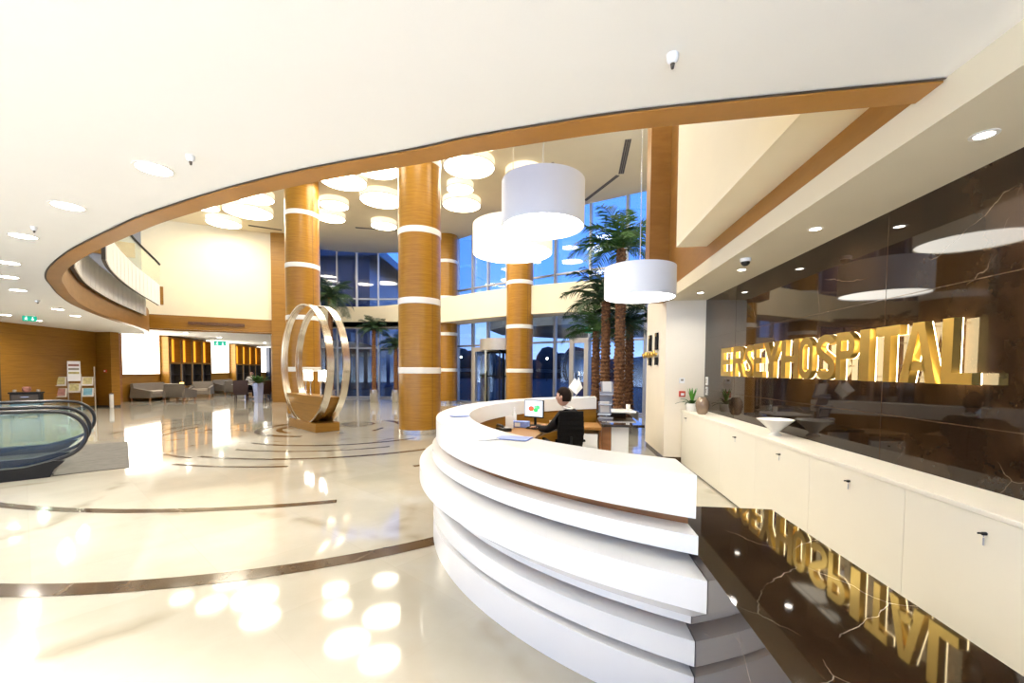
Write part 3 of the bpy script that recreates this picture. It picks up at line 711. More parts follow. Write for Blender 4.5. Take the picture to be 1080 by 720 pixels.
    for s in (-1, 1):
        bm = BM(); r = bmesh.ops.create_uvsphere(bm, u_segments=14, v_segments=10, radius=1.0)
        for v in r['verts']: v.co = V((v.co.x*.13+.47, v.co.y*.045+s*.14, max(v.co.z, -.6)*.05+.035))
        build('shoe', bm, 'black', t, 180)
        bm = BM(); bmesh.ops.create_uvsphere(bm, u_segments=10, v_segments=8, radius=.011, matrix=Matrix.Translation((.162, s*.030, 1.250))); build('eye', bm, 'hair', t, 180)
    return t
rcp = person('person', (PX, PY, 0), PR, 'seated receptionist in a black suit with short dark hair, working at the monitor', 'suit', 'suit'); rcp.scale = (.95,)*3

# ================================================================== MARBLE WALL SIDE
# gold letters
LET = [('E', 6.14, 5.79), ('R', 5.74, 5.40), ('S', 5.37, 5.17), ('E', 5.14, 4.92), ('Y', 4.905, 4.56), ('H', 4.53, 4.22), ('O', 4.21, 4.00), ('S', 3.95, 3.69), ('P', 3.68, 3.465), ('I', 3.41, 3.31), ('T', 3.25, 3.04), ('A', 3.035, 2.76), ('L', 2.73, 2.54)]
LET = [(c, a, b) for c, a, b in LET]
ORD = ['first', 'second', 'third', 'fourth', 'fifth', 'sixth', 'seventh', 'eighth', 'ninth', 'tenth', 'eleventh', 'twelfth', 'last']
ZB0, ZT0 = 1.436, 1.812
def letter_mesh(ch, w, h, ext, bold):
    cu = bpy.data.curves.new('t', 'FONT'); cu.body = ch; cu.size = 1; cu.extrude = 0; cu.offset = 0.0
    cu.resolution_u = 6
    o = bpy.data.objects.new('t', cu); COL.objects.link(o)
    dg = bpy.context.evaluated_depsgraph_get(); dg.update()
    me = bpy.data.meshes.new_from_object(o.evaluated_get(dg)); bpy.data.objects.remove(o)
    xs = [v.co.x for v in me.vertices]; ys = [v.co.y for v in me.vertices]
    x0, x1, y0, y1 = min(xs), max(xs), min(ys), max(ys)
    return me, (x0, x1, y0, y1)
def strokes(ch):
    """bold block letters as polygons in a unit box (x right, y up); curves as thick bands"""
    t = .27; P = []
    R = lambda x0, x1, y0, y1: P.append([(x0, y0), (x1, y0), (x1, y1), (x0, y1)])
    hb = .17
    def band(cx, cy, rx, ry, a0, a1, tx, ty, n=18):
        for k in range(n):
            a, b = radians(a0+(a1-a0)*k/n), radians(a0+(a1-a0)*(k+1)/n)
            P.append([(cx+rx*cos(a), cy+ry*sin(a)), (cx+rx*cos(b), cy+ry*sin(b)), (cx+(rx-tx)*cos(b), cy+(ry-ty)*sin(b)), (cx+(rx-tx)*cos(a), cy+(ry-ty)*sin(a))])
    if ch == 'E': R(0, t, 0, 1); R(t, 1, 0, hb); R(t, 1, 1-hb, 1); R(t, .9, .5-hb/2, .5+hb/2)
    elif ch == 'H': R(0, t, 0, 1); R(1-t, 1, 0, 1); R(t, 1-t, .5-hb/2, .5+hb/2)
    elif ch == 'I': R(0, 1, 0, 1)
    elif ch == 'T': R(0, 1, 1-hb, 1); R(.5-t/2, .5+t/2, 0, 1-hb)
    elif ch == 'L': R(0, t*1.35, 0, 1); R(t*1.35, 1, 0, hb)
    elif ch == 'A':
        P.append([(0, 0), (t, 0), (.5, .86), (.5-t*.55, 1)]); P.append([(1, 0), (.5+t*.55, 1), (.5, .86), (1-t, 0)])
        P.append([(.5-t*.55, 1), (.5, .86), (.5+t*.55, 1)]); P.append([(.28, .2), (.72, .2), (.66, .2+hb*.9), (.34, .2+hb*.9)])
    elif ch == 'Y':
        R(.5-t/2, .5+t/2, 0, .45); P.append([(0, 1), (.5-t/2, .45), (.5, .58), (t*1.1, 1)]); P.append([(1, 1), (1-t*1.1, 1), (.5, .58), (.5+t/2, .45)])
        P.append([(.5-t/2, .45), (.5+t/2, .45), (.5, .58)])
    elif ch in 'PR':
        R(0, t, 0, 1); yc = .72; R(t, .55, 1-hb, 1); R(t, .55, .44, .44+hb)
        band(.55, .72, .45, .28, -90, 90, t, hb)
        if ch == 'R': P.append([(.45, .44), (.45+t, .44), (1, 0), (1-t*1.1, 0)])
    elif ch == 'O':
        band(.5, .70, .5, .30, 0, 180, t, hb); band(.5, .30, .5, .30, 180, 360, t, hb); R(0, t, .30, .70); R(1-t, 1, .30, .70)
    elif ch == 'S':
        band(.5, .73, .5, .27, 20, 235, t, hb); band(.5, .27, .5, .27, 200, 415, t, hb)
        P.append([(.5-.5*sin(radians(35)), .73-.27*cos(radians(35))), (.5-(.5-t)*sin(radians(35)), .73-(.27-hb)*cos(radians(35))), (.5+.5*sin(radians(35)), .27+.27*cos(radians(35))), (.5+(.5-t)*sin(radians(35)), .27+(.27-hb)*cos(radians(35)))])
    return P
for i, (ch, y0, y1) in enumerate(LET):
    # letter plan: x to the right of the reader = -Y; faces -X
    w = y0-y1; h = ZT0-ZB0
    fam = 'letter %s' % ch
    t = thing('wall_letter', 'gold letter %s, %s of the thirteen letters on the dark marble wall' % (ch, ORD[i]), 'letter', (2.24, y0, ZB0), 0, 'gold letters on the marble wall')
    def poly(bm, inset, x0, x1):
        for p in strokes(ch):
            q = [(a*w, b*h) for a, b in p]
            f = [bm.verts.new((x0, -a, b)) for a, b in q]; g = [bm.verts.new((x1, -a, b)) for a, b in q]
            bm.faces.new(f); bm.faces.new(list(reversed(g)))
            for k in range(len(q)): bm.faces.new((f[k], g[k], g[(k+1) % len(q)], f[(k+1) % len(q)]))
    bm = BM(); poly(bm, 0, -.045, .0); build('letter_face', bm, 'gold', t)
    bm = BM(); poly(bm, 0, .0002, .006); build('led_backing', bm, 'led', t)
    bm = BM()
    for zz in (h*.09, h*.93) if ch not in 'TYP' else (h*.3, h*.7):
        yy = -w*.13 if ch in 'ERHPL' else -w*.5
        if ch in 'OS': yy = -w*.5
        if ch == 'A': yy = -w*.12 if zz < h*.5 else -w*.5
        tube(bm, [(.006, yy, zz), (.0435, yy, zz)], .006)
    build('stand_off', bm, 'steel', t)
# cabinets
for i, (y0, y1, ky) in enumerate(((5.40, 7.05, 6.8), (4.45, 5.40, 4.93), (3.52, 4.45, 3.97), (2.60, 3.52, 3.06), (1.68, 2.60, 2.14), (.75, 1.68, 1.2), (-.2, .75, .3))):
    nm = ['white cabinet at the far end under the potted orchid', 'white cabinet second from the far end, behind the desk', 'white cabinet under the white flared bowl', 'white cabinet under the letters H and O', 'white cabinet nearest the right picture edge', 'white cabinet mostly outside the right picture edge', 'white cabinet beside the photographer'][i]
    t = thing('wall_cabinet', nm, 'cabinet', (1.96, (y0+y1)/2, 0), 0, 'white cabinets along the marble wall')
    w = y1-y0
    bm = BM(); bx(bm, .0, .318, -w/2, w/2, .09, .845); build('body', bm, 'cab', t)
    bm = BM(); bx(bm, .03, .3, -w/2, w/2, 0, .09); build('plinth', bm, 'pale_paint', t)
    bm = BM(); bx(bm, -.02, -.0005, -w/2+.0015, w/2-.0015, .02, .843, .0015); d = build('door', bm, 'cab', t)
    k = ky-(y0+y1)/2
    bm = BM(); lathe(bm, [(.008, 0), (.008, .016), (.005, .02)], 14); bmesh.ops.transform(bm, matrix=Matrix.Translation((-.02, k, .765)) @ Matrix.Rotation(-pi/2, 4, 'Y'), verts=bm.verts[:])
    box(bm, (-.045, k, .767), (.022, .003, .008)); build('lock_knob', bm, 'black_met', d)
    bm = BM(); box(bm, (-.028, k+.002, .728), (.002, .007, .036)); tube(bm, [(-.028, k+.002, .75), (-.03, k+.002, .765)], .002); build('key_tag', bm, 'brochure_metal', d)
bm = BM(); bx(bm, 1.93, 2.28, -.2, 7.06, .846, .872, .003); o = build('cabinet_worktop', bm, 'cab'); tag(o, 'long white worktop running over the cabinets along the marble wall', 'worktop')
# bowl, orchid, vase
t = thing('bowl', 'white flared bowl on the long worktop before the marble wall', 'bowl', (2.105, 4.42, .872))
bm = BM(); lathe(bm, [(.06, 0), (.055, .012), (.03, .03), (.045, .045), (.10, .10), (.165, .158), (.160, .160), (.095, .106), (.03, .06), (.001, .052)], 48); build('bowl_body', bm, 'ceramic', t, 40)
t = thing('potted_orchid', 'potted plant with long leaves in a white pot near the marble wall end', 'plant', (2.03, 6.84, .872))
bm = BM(); lathe(bm, [(.065, 0), (.085, .04), (.09, .09), (.082, .125), (.075, .125), (.08, .09), (.07, .1)], 32); build('pot', bm, 'ceramic', t, 40)
def leafblade(bm, base, dirv, L, w, droop, n=7):
    d = V(dirv).normalized(); s = d.cross(V((0, 0, 1))).normalized(); pr = None
    for k in range(n+1):
        u = k/n; p = V(base)+d*L*u-V((0, 0, droop*u*u)); ww = w*sin(pi*(.12+.88*u))**.8*.5
        a = [bm.verts.new(p+s*ww), bm.verts.new(p-V((0, 0, .006))), bm.verts.new(p-s*ww)]
        if pr:
            bm.faces.new((pr[0], pr[1], a[1], a[0])); bm.faces.new((pr[1], pr[2], a[2], a[1]))
        pr = a
bm = BM()
for k in range(11):
    a = k*2.4; el = .5+.5*(k % 3)
    leafblade(bm, (.01*cos(a), .01*sin(a), .11), (cos(a)*.9, sin(a)*.9, el), .22+.05*(k % 2), .045, .13)
build('leaves', bm, 'leaf', t, 60)
bm = BM()
for k in range(5): leafblade(bm, (0, 0, .13), (.3*cos(k*1.3), .3*sin(k*1.3), 1), .27, .04, .02)
build('flower_spikes', bm, 'leaf_bright', t, 60)
bm = BM(); lathe(bm, [(.05, 0), (.075, .03), (.095, .12), (.088, .19), (.06, .235), (.048, .25), (.042, .25), (.055, .23), (.08, .18), (.085, .12)], 40)
o = build('vase', bm, 'vase', smooth=40); o.location = (2.05, 6.42, .872); tag(o, 'smoky brown rounded vase beside the potted plant', 'vase')
for zc, nm in ((1.345, 'upper of the two white socket plates at the marble edge'), (1.19, 'lower of the two white socket plates at the marble edge')):
    t = thing('wall_switch', nm, 'switch', (2.281, 6.93, zc), 0, 'white socket plates on the marble edge')
    bm = BM(); box(bm, (-.008, 0, 0), (.015, .085, .13), 0, .005); build('plate', bm, 'paper', t)
    bm = BM(); box(bm, (-.017, 0, 0), (.004, .03, .075), 0, .001); build('rocker', bm, 'slot_light', t)
t = thing('fire_alarm', 'small red fire alarm button on the pale pier wall', 'fire alarm', (1.935, YE, 1.13))
bm = BM(); box(bm, (0, -.02, 0), (.095, .04, .095), 0, .006); build('casing', bm, 'red', t)
bm = BM(); box(bm, (0, -.041, -.005), (.05, .004, .04)); build('press_plate', bm, 'paper', t)
t = thing('wall_mounted_thermostat', 'small white thermostat above the red fire alarm', 'thermostat', (1.93, YE, 1.345))
bm = BM(); box(bm, (0, -.012, 0), (.085, .022, .085), 0, .004); build('casing', bm, 'paper', t)
bm = BM(); box(bm, (0, -.024, .01), (.04, .003, .03)); build('display', bm, 'slot_light', t)
# H-shaped logo on the pier side
t = thing('wall_logo_sign', 'H-shaped sign of two dark bars with gold script on the pier side', 'sign', (XS, 7.9, 1.6))
for y in (.27, -.27):
    bm = BM(); bx(bm, -.04, -.01, y-.075, y+.075, 0, .14); bx(bm, -.04, -.01, y-.075, y+.075, .27, .56); b = build('bar', bm, 'black_met', t)
    bm = BM(); bx(bm, -.043, -.0385, y-.04, y+.04, .50, .55); build('bar_inlay', bm, 'gold', b)
bm = BM(); pts = [(-.05, .85-k*.035, .20+.035*sin(k*.9)+.012*cos(k*2.1)) for k in range(36)]; tube(bm, pts, .022, 8)
tube(bm, [(-.045, .80, .17), (-.045, -.35, .17)], .014, 6); build('gold_script', bm, 'gold', t, 60)

# ================================================================== LAMPS
def pendant(loc, r, h, label, shade, zt=ZU):
    t = thing('pendant_lamp', label, 'pendant lamp', loc, 0, 'white drum pendant lamps over the desk')
    bm = BM(); lathe(bm, [(r, 0), (r, h)], 64, cap=False); lathe(bm, [(r-.012, h), (r-.012, 0)], 64, cap=False)
    strip_ = [(r, 0), (r-.012, 0)]; lathe(bm, strip_, 64, cap=False); lathe(bm, [(r, h), (r-.012, h)], 64, cap=False); disc(bm, r-.012, (0, 0, h-.01), 64)
    build('lamp_shade', bm, shade, t, 40)
    bm = BM(); disc(bm, r-.013, (0, 0, .012), 64); build('diffuser', bm, 'pendglow', t)
    bm = BM(); tube(bm, [(0, 0, h-.01), (0, 0, zt-loc[2])], .006, 6); build('cable', bm, 'steel', t)
    bm = BM(); lathe(bm, [(.06, zt-loc[2]-.04), (.06, zt-loc[2])], 24); build('canopy', bm, 'paper', t, 40)
pendant((-.205, 4.3, 2.93), .415, .44, 'tall white drum pendant lamp, the nearest and highest of the three over the desk', 'shade')
pendant((-.735, 6.2, 3.2), .58, .40, 'wide glowing drum pendant lamp behind and left of the tall one', 'shade_warm')
pendant((.93, 5.3, 2.38), .42, .36, 'lowest white drum pendant lamp, hanging in front of the timber pillar', 'shade')
LCNT = 0
def ceil_lamp(x, y, r, label, h=.21):
    t = thing('ceiling_lamp', label, 'ceiling lamp', (x, y, ZU-h), 0, 'round glowing ceiling lamps of the atrium')
    bm = BM(); lathe(bm, [(r, .02), (r, h)], 48, cap=False); build('drum', bm, 'shade_warm', t, 40)
    bm = BM(); disc(bm, r*.97, (0, 0, .012), 48); build('diffuser', bm, 'lampglow', t)
    bm = BM(); lathe(bm, [(r*.97, 0), (r+.01, 0), (r+.01, .03), (r*.97, .03)], 48, cap=False); build('rim', bm, 'band', t, 30)
for x, y, r, lb in ((-2.65, 11.85, .72, 'largest round ceiling lamp, right of the nearest column top'), (-3.5, 14.5, .66, 'round ceiling lamp low right of the nearest column, above the farthest column'),
                    (-3.25, 13.25, .42, 'small round ceiling lamp just right of the nearest column'), (-1.95, 10.7, .32, 'small round ceiling lamp against the wooden rim right of the nearest column'),
                    (-1.15, 12.57, .56, 'round ceiling lamp just above the tall white pendant'), (-5.3, 11.75, .62, 'big round ceiling lamp left of the nearest column top'), (-6.65, 12.35, .68, 'big round ceiling lamp between the two nearest columns, farther left'),
                    (-6.1, 13.85, .72, 'round ceiling lamp in the middle of the cluster left of the nearest column'), (-7.1, 16.3, .5, 'lowest ceiling lamp of the cluster left of the nearest column'),
                    (-7.95, 14.1, .48, 'round ceiling lamp right of the hoop column top, upper of the pair'), (-8.75, 15.3, .5, 'round ceiling lamp right of the hoop column top, lower of the pair'),
                    (-10.3, 13.2, .62, 'ceiling lamp at the right top of the left cluster'), (-11.45, 14.4, .8, 'ceiling lamp in the middle of the left cluster'), (-12.65, 13.75, .48, 'ceiling lamp at the left edge of the left cluster'),
                    (.28, 5.25, .5, 'added unseen ceiling lamp above the reception desk'), (.1, 8.2, .7, 'added unseen ceiling lamp above the far end of the reception desk'), (-2.9, 7.4, .7, 'added unseen ceiling lamp in front of the nearest column'), (-6.2, 8.6, .7, 'added unseen ceiling lamp above the hoop sculpture'),  # four hidden lamps added to light the desk, bulkhead and column fronts
                    (-13.3, 15.4, .6, 'lowest ceiling lamp of the left cluster against the cream wall')):
    ceil_lamp(x, y, r, lb)
ceil_lamp(-14.35, 14.2, .36, 'flat round ceiling lamp left of the left cluster near the wooden rim', .06)
# downlights: fixtures with an area light in each, some added behind the camera
DL = [((-2.67, 2.52), 'recessed downlight in the near white ceiling, largest one at the left'), ((-3.99, 3.02), 'second recessed downlight along the curved rim'), ((-5.36, 3.66), 'third recessed downlight along the curved rim'),
      ((-6.92, 4.57), 'recessed downlight at the left picture edge, upper of two'), ((-8.02, 5.29), 'recessed downlight at the left picture edge, lower of two'), ((-9.25, 6.22), 'recessed downlight left of the curved wooden rim'),
      ((-11.37, 8.34), 'recessed downlight beside the exit sign, nearer the rim'), ((-12.37, 9.45), 'recessed downlight beside the wooden rim above the brochure stand'), ((-14.02, 9.16), 'recessed downlight left of the exit sign'), ((-14.81, 10.36), 'recessed downlight behind the exit sign'),
      ((-1.3, -.7), 'added unseen downlight in the near ceiling left of the desk'), ((-3.2, -.7), 'added unseen downlight in the near ceiling farther left'), ((-5.5, -.7), 'added unseen downlight in the near ceiling toward the escalator'), ((.6, -1.2), 'added unseen downlight in the near ceiling above the photographer'),
      ((-1.6, -2.6), 'added unseen downlight behind the photographer'), ((-4.2, -2.6), 'added unseen downlight behind the photographer, left'), ((-7.6, 1.2), 'recessed downlight above the escalator'), ((-9.6, 3.4), 'recessed downlight beyond the escalator'), ((-12, 5.6), 'recessed downlight before the oak wall')]
def downlight(x, y, z, r, lb, power, group, col=(1, .94, .85), spread=160):
    t = thing('ceiling_downlight', lb, 'downlight', (x, y, z), 0, group)
    bm = BM(); lathe(bm, [(r, -.004), (r+.018, -.004), (r+.018, .0), (r, .0)], 32, cap=False); build('trim_ring', bm, 'band', t, 30)
    bm = BM(); disc(bm, r, (0, 0, -.003), 32); build('lens', bm, 'downglow', t)
    L = bpy.data.lights.new('downlight_lamp', 'AREA'); L.shape = 'DISK'; L.size = r*2; L.energy = power; L.color = col; L.spread = radians(spread)
    lo = bpy.data.objects.new('downlight_lamp', L); COL.objects.link(lo); lo.parent = t; lo.location = (0, 0, -.008)
for (x, y), lb in DL:
    back = y < 0  # unseen downlights added behind the camera, boosted to light near ceiling and desk
    downlight(x, y, ZL, .095, lb, DLP*(9 if back else 1), 'recessed downlights in the lower ceiling', spread=95 if back else 160)
for y, lb in ((2.29, 'soffit downlight nearest the right picture edge'), (3.63, 'second soffit downlight above the marble wall'), (5.0, 'third soffit downlight above the marble wall'), (6.4, 'farthest soffit downlight, next to the pier'), (.9, 'soffit downlight outside the right picture edge')):
    downlight(1.98, y, 2.63, .036, lb, SDP, 'small downlights in the soffit over the marble wall', spread=140)
for s, n, lb in ((3.6, 2.2, 'lounge downlight above the armchairs'), (8, 2.6, 'lounge downlight above the farther sofa'), (10.5, 3.6, 'lounge downlight near the timber pier, left'), (12.5, 4.2, 'lounge downlight near the timber pier, right'), (1.2, 2.0, 'lounge downlight above the nearest sofa')):
    p = wp(s, n, 3.05); downlight(p.x, p.y, 3.05, .1, lb, DLP*.6, 'recessed downlights in the lounge ceiling')
# ceiling small fittings
def detector(x, y, z, lb, r=.024):
    t = thing('ceiling_detector', lb, 'smoke detector', (x, y, z))
    bm = BM(); lathe(bm, [(r, 0), (r*.95, -.022), (r*.6, -.035)], 24); build('casing', bm, 'paper', t, 40)
    bm = BM(); lathe(bm, [(r*.4, -.033), (r*.25, -.055)], 16); build('sensor_tip', bm, 'slot', t, 40)
detector(.44, 1.85, ZL, 'small ceiling sensor above the desk near the wooden rim')
detector(-2.28, 2.39, ZL, 'small ceiling sensor right of the largest downlight')
detector(-4.90, 3.43, ZL, 'small ceiling sensor beside the third rim downlight')
detector(-10.31, 7.23, ZL, 'small ceiling sensor above the exit sign', .04)
t = thing('ceiling_dome_camera', 'small dome camera under the soffit edge', 'camera', (1.82, 4.51, 2.63))
bm = BM(); lathe(bm, [(.05, 0), (.05, -.03), (.044, -.034)], 28); build('housing', bm, 'paper', t, 40)
bm = BM(); lathe(bm, [(.042, -.034), (.038, -.055), (.02, -.072), (.003, -.076)], 28); build('dome', bm, 'black', t, 60)
def exit_sign(loc, rz, w, h, lb, arrow=1):
    t = thing('exit_sign', lb, 'exit sign', loc, rz)
    bm = BM(); box(bm, (0, 0, 0), (w, .03, h), 0, .004); build('casing', bm, 'green_sign', t)
    bm = BM(); x = -w*.24
    bmesh.ops.create_icosphere(bm, subdivisions=1, radius=h*.09, matrix=Matrix.Translation((x+h*.06, -.017, h*.28)) @ Matrix.Diagonal((1, .1, 1, 1)))
    for a, b, r in (((x, h*.16), (x-h*.06, -h*.08), .075), ((x-h*.06, -h*.08), (x+h*.14, -h*.2), .05), ((x+h*.14, -h*.2), (x+h*.12, -h*.36), .045), ((x-h*.06, -h*.08), (x-h*.18, -h*.3), .05), ((x, h*.14), (x+h*.2, h*.02), .04), ((x, h*.14), (x-h*.2, h*.04), .04)):
        tube(bm, [(a[0], -.017, a[1]), (b[0], -.017, b[1])], h*r, 6)
    build('running_figure', bm, 'sign_white', t)
    bm = BM(); ax = w*.22
    box(bm, (ax, -.016, .05*h), (h*.13, .003, h*.5)); f = [bm.verts.new((ax+p[0]*h, -.0175, p[1]*h)) for p in ((-.24, -.12), (.24, -.12), (0, -.38))]; bm.faces.new(f)
    build('arrow', bm, 'sign_white', t)
    for s in (-1, 1):
        bm = BM(); tube(bm, [(s*w*.4, 0, h/2), (s*w*.4, 0, h/2+arrow)], .005, 6); build('hanger', bm, 'steel', t)
exit_sign((-13.3, 9.15, 2.70), radians(48), .24, .125, 'green exit sign hanging under the low ceiling at the left', .03)
p = wp(4.9, 1.6, 2.80); exit_sign(tuple(p), radians(50), .55, .26, 'green exit sign hanging in the lounge before the first shelf unit', .14)
exit_sign((.85, 13.2, 2.75), radians(-6), .28, .20, 'green exit sign hanging beside the right palms near the entrance', .75)
def vent(pts, w, z, mat, lb, down=True):
    a, b = V((*pts[0], z)), V((*pts[1], z)); d = b-a; L = d.length; rz = atan2(d.y, d.x); c = (a+b)/2
    t = thing('ceiling_vent', lb, 'air vent', tuple(c), rz)
    bm = BM(); box(bm, (0, 0, -.006), (L, w, .012)); build('frame', bm, mat, t)
    bm = BM(); n = max(2, int(w/.05))
    for k in range(n): box(bm, (0, -w/2+w*(k+.5)/n, -.015), (L-.03, w/n*.35, .008))
    build('slats', bm, 'slot', t)
vent(((1.62, 11.2), (1.70, 13.1)), .16, ZU, 'slot_light', 'long slot vent in the upper ceiling above the tall palm')
vent(((.75, 15.0), (1.62, 13.2)), .12, ZU, 'slot_light', 'slanting slot vent in the upper ceiling left of the tall palm')
vent(((-.45, 12.3), (.0, 12.9)), .35, ZU, 'slot_light', 'square vent in the upper ceiling above the tall white pendant')
vent(((-12.9, 16.2), (-11.9, 16.9)), .15, ZU, 'slot_light', 'slot vent in the upper ceiling against the cream wall')
vent(((-8.6, 16.9), (-7.0, 17.4)), .12, ZU, 'slot_light', 'slot vent in the upper ceiling before the left glazing')
def wallvent(a, b, z0, z1, lb, nrm):
    a, b = V((*a, 0)), V((*b, 0)); d = b-a; L = d.length; rz = atan2(d.y, d.x); c = (a+b)/2+V((*nrm, 0)); c.z = (z0+z1)/2
    t = thing('wall_vent', lb, 'air vent', tuple(c), rz); h = z1-z0
    bm = BM(); box(bm, (0, 0, 0), (L, .03, h)); build('frame', bm, 'slot', t)
    bm = BM()
    for k in range(4): box(bm, (0, -.017, -h/2+h*(k+.5)/4), (L-.04, .008, h*.1))
    build('slats', bm, 'wood_dark', t)
wallvent((-15.25, 15.72), (-13.6, 16.77), 3.27, 3.39, 'long dark vent slot in the oak band over the lounge', (.02, -.04))
# vents in the curved oak fascia
wallvent((-9.5, 7.2), (-10.3, 7.95), 2.90, 3.08, 'dark vent in the curved oak fascia, nearer one', (.17, -.17))
wallvent((-11.7, 9.55), (-12.45, 10.42), 2.95, 3.10, 'dark vent in the curved oak fascia, farther one', (.17, -.15))

# ================================================================== GALLERY ON THE LEFT
def fins(name, label, P, z0, z1, th, nf):
    C = P if isinstance(P[0], Vector) else cr(P, 8); t = thing(name, label, 'balcony', (0, 0, 0))
    bm = BM(); wallband(bm, offs(C, .02), th-.02, z0+.01, z1-.01); build('backing_band', bm, 'slot', t, 30)
    tot = [0]
    for a, b in zip(C, C[1:]): tot.append(tot[-1]+(b-a).length)
    def at_len(s):
        j = max(i for i in range(len(tot)-1) if tot[i] <= s+1e-9); return C[j].lerp(C[j+1], min(1, (s-tot[j])/(tot[j+1]-tot[j])))
    for k in range(nf):      # one white panel after the other along the curve
        s0, s1 = tot[-1]*k/nf+.022, tot[-1]*(k+1)/nf-.022
        bm = BM(); wallband(bm, [at_len(s0+(s1-s0)*q/4) for q in range(5)], .019, z0, z1); build('panel', bm, 'white_paint', t, 30)
    return t, C
t1, c1 = fins('gallery_balcony', 'lower curved white balcony front on the oak fascia at the left', offs(RC, -.25)[81:102], 3.22, 3.86, .08, 18)
t2, c2 = fins('gallery_balcony', 'upper curved white balcony with a glass railing at the left', offs(RC, -.62)[85:102], 3.58, 4.27, .08, 16)
bm = BM(); wallband(bm, [p+V((-.03, .03, 0)) for p in c2], .015, 4.25, 4.96); build('glass_railing', bm, 'glass_green', t2, 30)
bm = BM(); tube(bm, [(p.x-.03, p.y+.03, 4.98) for p in c2], .03); build('handrail', bm, 'black_met', t2, 60)
bm = BM(); e = c2[-1]; box(bm, (e.x-.02, e.y+.05, 3.93), (.1, .2, .6), .9); build('end_cap', bm, 'wood_wall', t2)

# ================================================================== HOOP SCULPTURE
RZS = radians(144.2-1)
sc = thing('hoop_sculpture', 'tall sculpture of two silver hoops holding a wooden trough with white lamps', 'sculpture', (-6.18, 9.86, 0), RZS)
# local x along the hoop plane, local y = -axis ; second hoop toward +Y world side
R0, ZC = 1.47, 1.60
def hoop(y, w):
    bm = BM(); n = 96; prof = [(R0, -w/2), (R0+.0, w/2), (R0-.035, w/2), (R0-.035, w/6), (R0-.05, w/6), (R0-.05, -w/6), (R0-.035, -w/6), (R0-.035, -w/2)]
    rings = [[bm.verts.new((r*cos(2*pi*k/n), y+yy, ZC+r*sin(2*pi*k/n))) for k in range(n)] for r, yy in prof]
    for a, b in zip(rings, rings[1:]+rings[:1]):
        for k in range(n): bm.faces.new((a[k], a[(k+1) % n], b[(k+1) % n], b[k]))
    return bm
for y in (.17, -.20): build('hoop', hoop(y, .16), 'steel', sc, 30)
bm = BM(); n = 32; zt = .84; rr = R0-.055; a0 = math.asin((zt-ZC)/rr)
arcp = [(rr*cos(a), ZC+rr*sin(a)) for a in [(pi-a0)+(2*a0+pi)*k/n for k in range(n+1)]]
fa = [bm.verts.new((x, .19, z)) for x, z in arcp]; fb = [bm.verts.new((x, -.22, z)) for x, z in arcp]
bm.faces.new(fa); bm.faces.new(list(reversed(fb)))
for k in range(n+1): j = (k+1) % (n+1); bm.faces.new((fa[k], fb[k], fb[j], fa[j]))
build('trough', bm, 'wood_wall', sc)
bm = BM(); bx(bm, -.85, .85, -.30, .27, 0, .21, .006); build('pedestal', bm, 'wood_wall', sc)
for k, x in enumerate((-.80, -.50, .12, .42)):
    bm = BM(); lathe(bm, [(.03, zt), (.012, zt+.03), (.012, zt+.28), (.05, zt+.36)], 16, (x, 0, 0)); l = build('lamp_stem', bm, 'steel', sc, 60)
    bm = BM(); lathe(bm, [(.045, zt+.36), (.05, zt+.37), (.05, zt+.60), (.045, zt+.61)], 20, (x, 0, 0)); build('lamp_shade', bm, 'pendglow', l, 60)

# ================================================================== PALMS
def palm(name, label, loc, h, fr_len, nf, rt, pot_r, pot_h, mat='leaf', lean=.0, seed=1, upright=.5, pot='steel'):
    rnd = random.Random(seed); t = thing(name, label, 'palm', loc, rnd.uniform(0, 6))
    bm = BM(); lathe(bm, [(pot_r*.92, 0), (pot_r, .02), (pot_r, pot_h), (pot_r-.02, pot_h), (pot_r-.03, pot_h-.05)], 32); build('planter', bm, pot, t, 40)
    bm = BM(); n = max(12, int((h-pot_h)/.045)); prof = []
    for k in range(n+1):
        z = pot_h-.06+(h-pot_h+.06)*k/n; prof.append((rt*(1.05-.2*k/n)*(1.12 if k % 2 else .86)*rnd.uniform(.95, 1.05), z))
    lathe(bm, prof, 14)
    for v in bm.verts: v.co.x += rnd.uniform(-.1, .1)*rt+lean*(v.co.z/h)**2; v.co.y += rnd.uniform(-.1, .1)*rt
    build('trunk', bm, 'bark', t)
    bm = BM()
    for f in range(nf):
        az = f*2.39996+rnd.uniform(-.2, .2); u = f/nf
        el = radians(84-(110*(1-upright)+22)*u+rnd.uniform(-10, 10)); L = fr_len*rnd.uniform(.85, 1.1)
        d = V((cos(az), sin(az), 0)); p = V((lean, 0, h-.02)); N_ = 14; pts = [p.copy()]
        for k in range(N_):
            e = el-radians(70)*((k+1)/N_)**1.5*(1.25-.5*upright); p = p+(d*cos(e)+V((0, 0, sin(e))))*(L/N_); pts.append(p.copy())
        tube(bm, pts, [.014*(1-.8*k/N_)*(fr_len/1.2) for k in range(N_+1)], 4)
        side = V((-sin(az), cos(az), 0))
        for k in range(2, N_*2+1):
            q = k/(N_*2); i = min(int(q*N_), N_-1); c = pts[i].lerp(pts[i+1], q*N_-i); tg = (pts[i+1]-pts[i]).normalized()
            ll = L*.34*sin(pi*(.12+.80*q))**.7; w = .024*(fr_len/1.2)
            for s in (-1, 1):
                ld = (side*s*.8+tg*.65-V((0, 0, -.05+.55*rnd.random()))).normalized(); m = c+ld*ll*.5+V((0, 0, .02)); e_ = c+ld*ll-V((0, 0, .05*ll))
                a = [bm.verts.new(c-tg*w*.5), bm.verts.new(m-tg*w*.6), bm.verts.new(e_), bm.verts.new(m+tg*w*.6), bm.verts.new(c+tg*w*.5)]
                bm.faces.new(a)
    build('fronds', bm, mat, t)
    return t
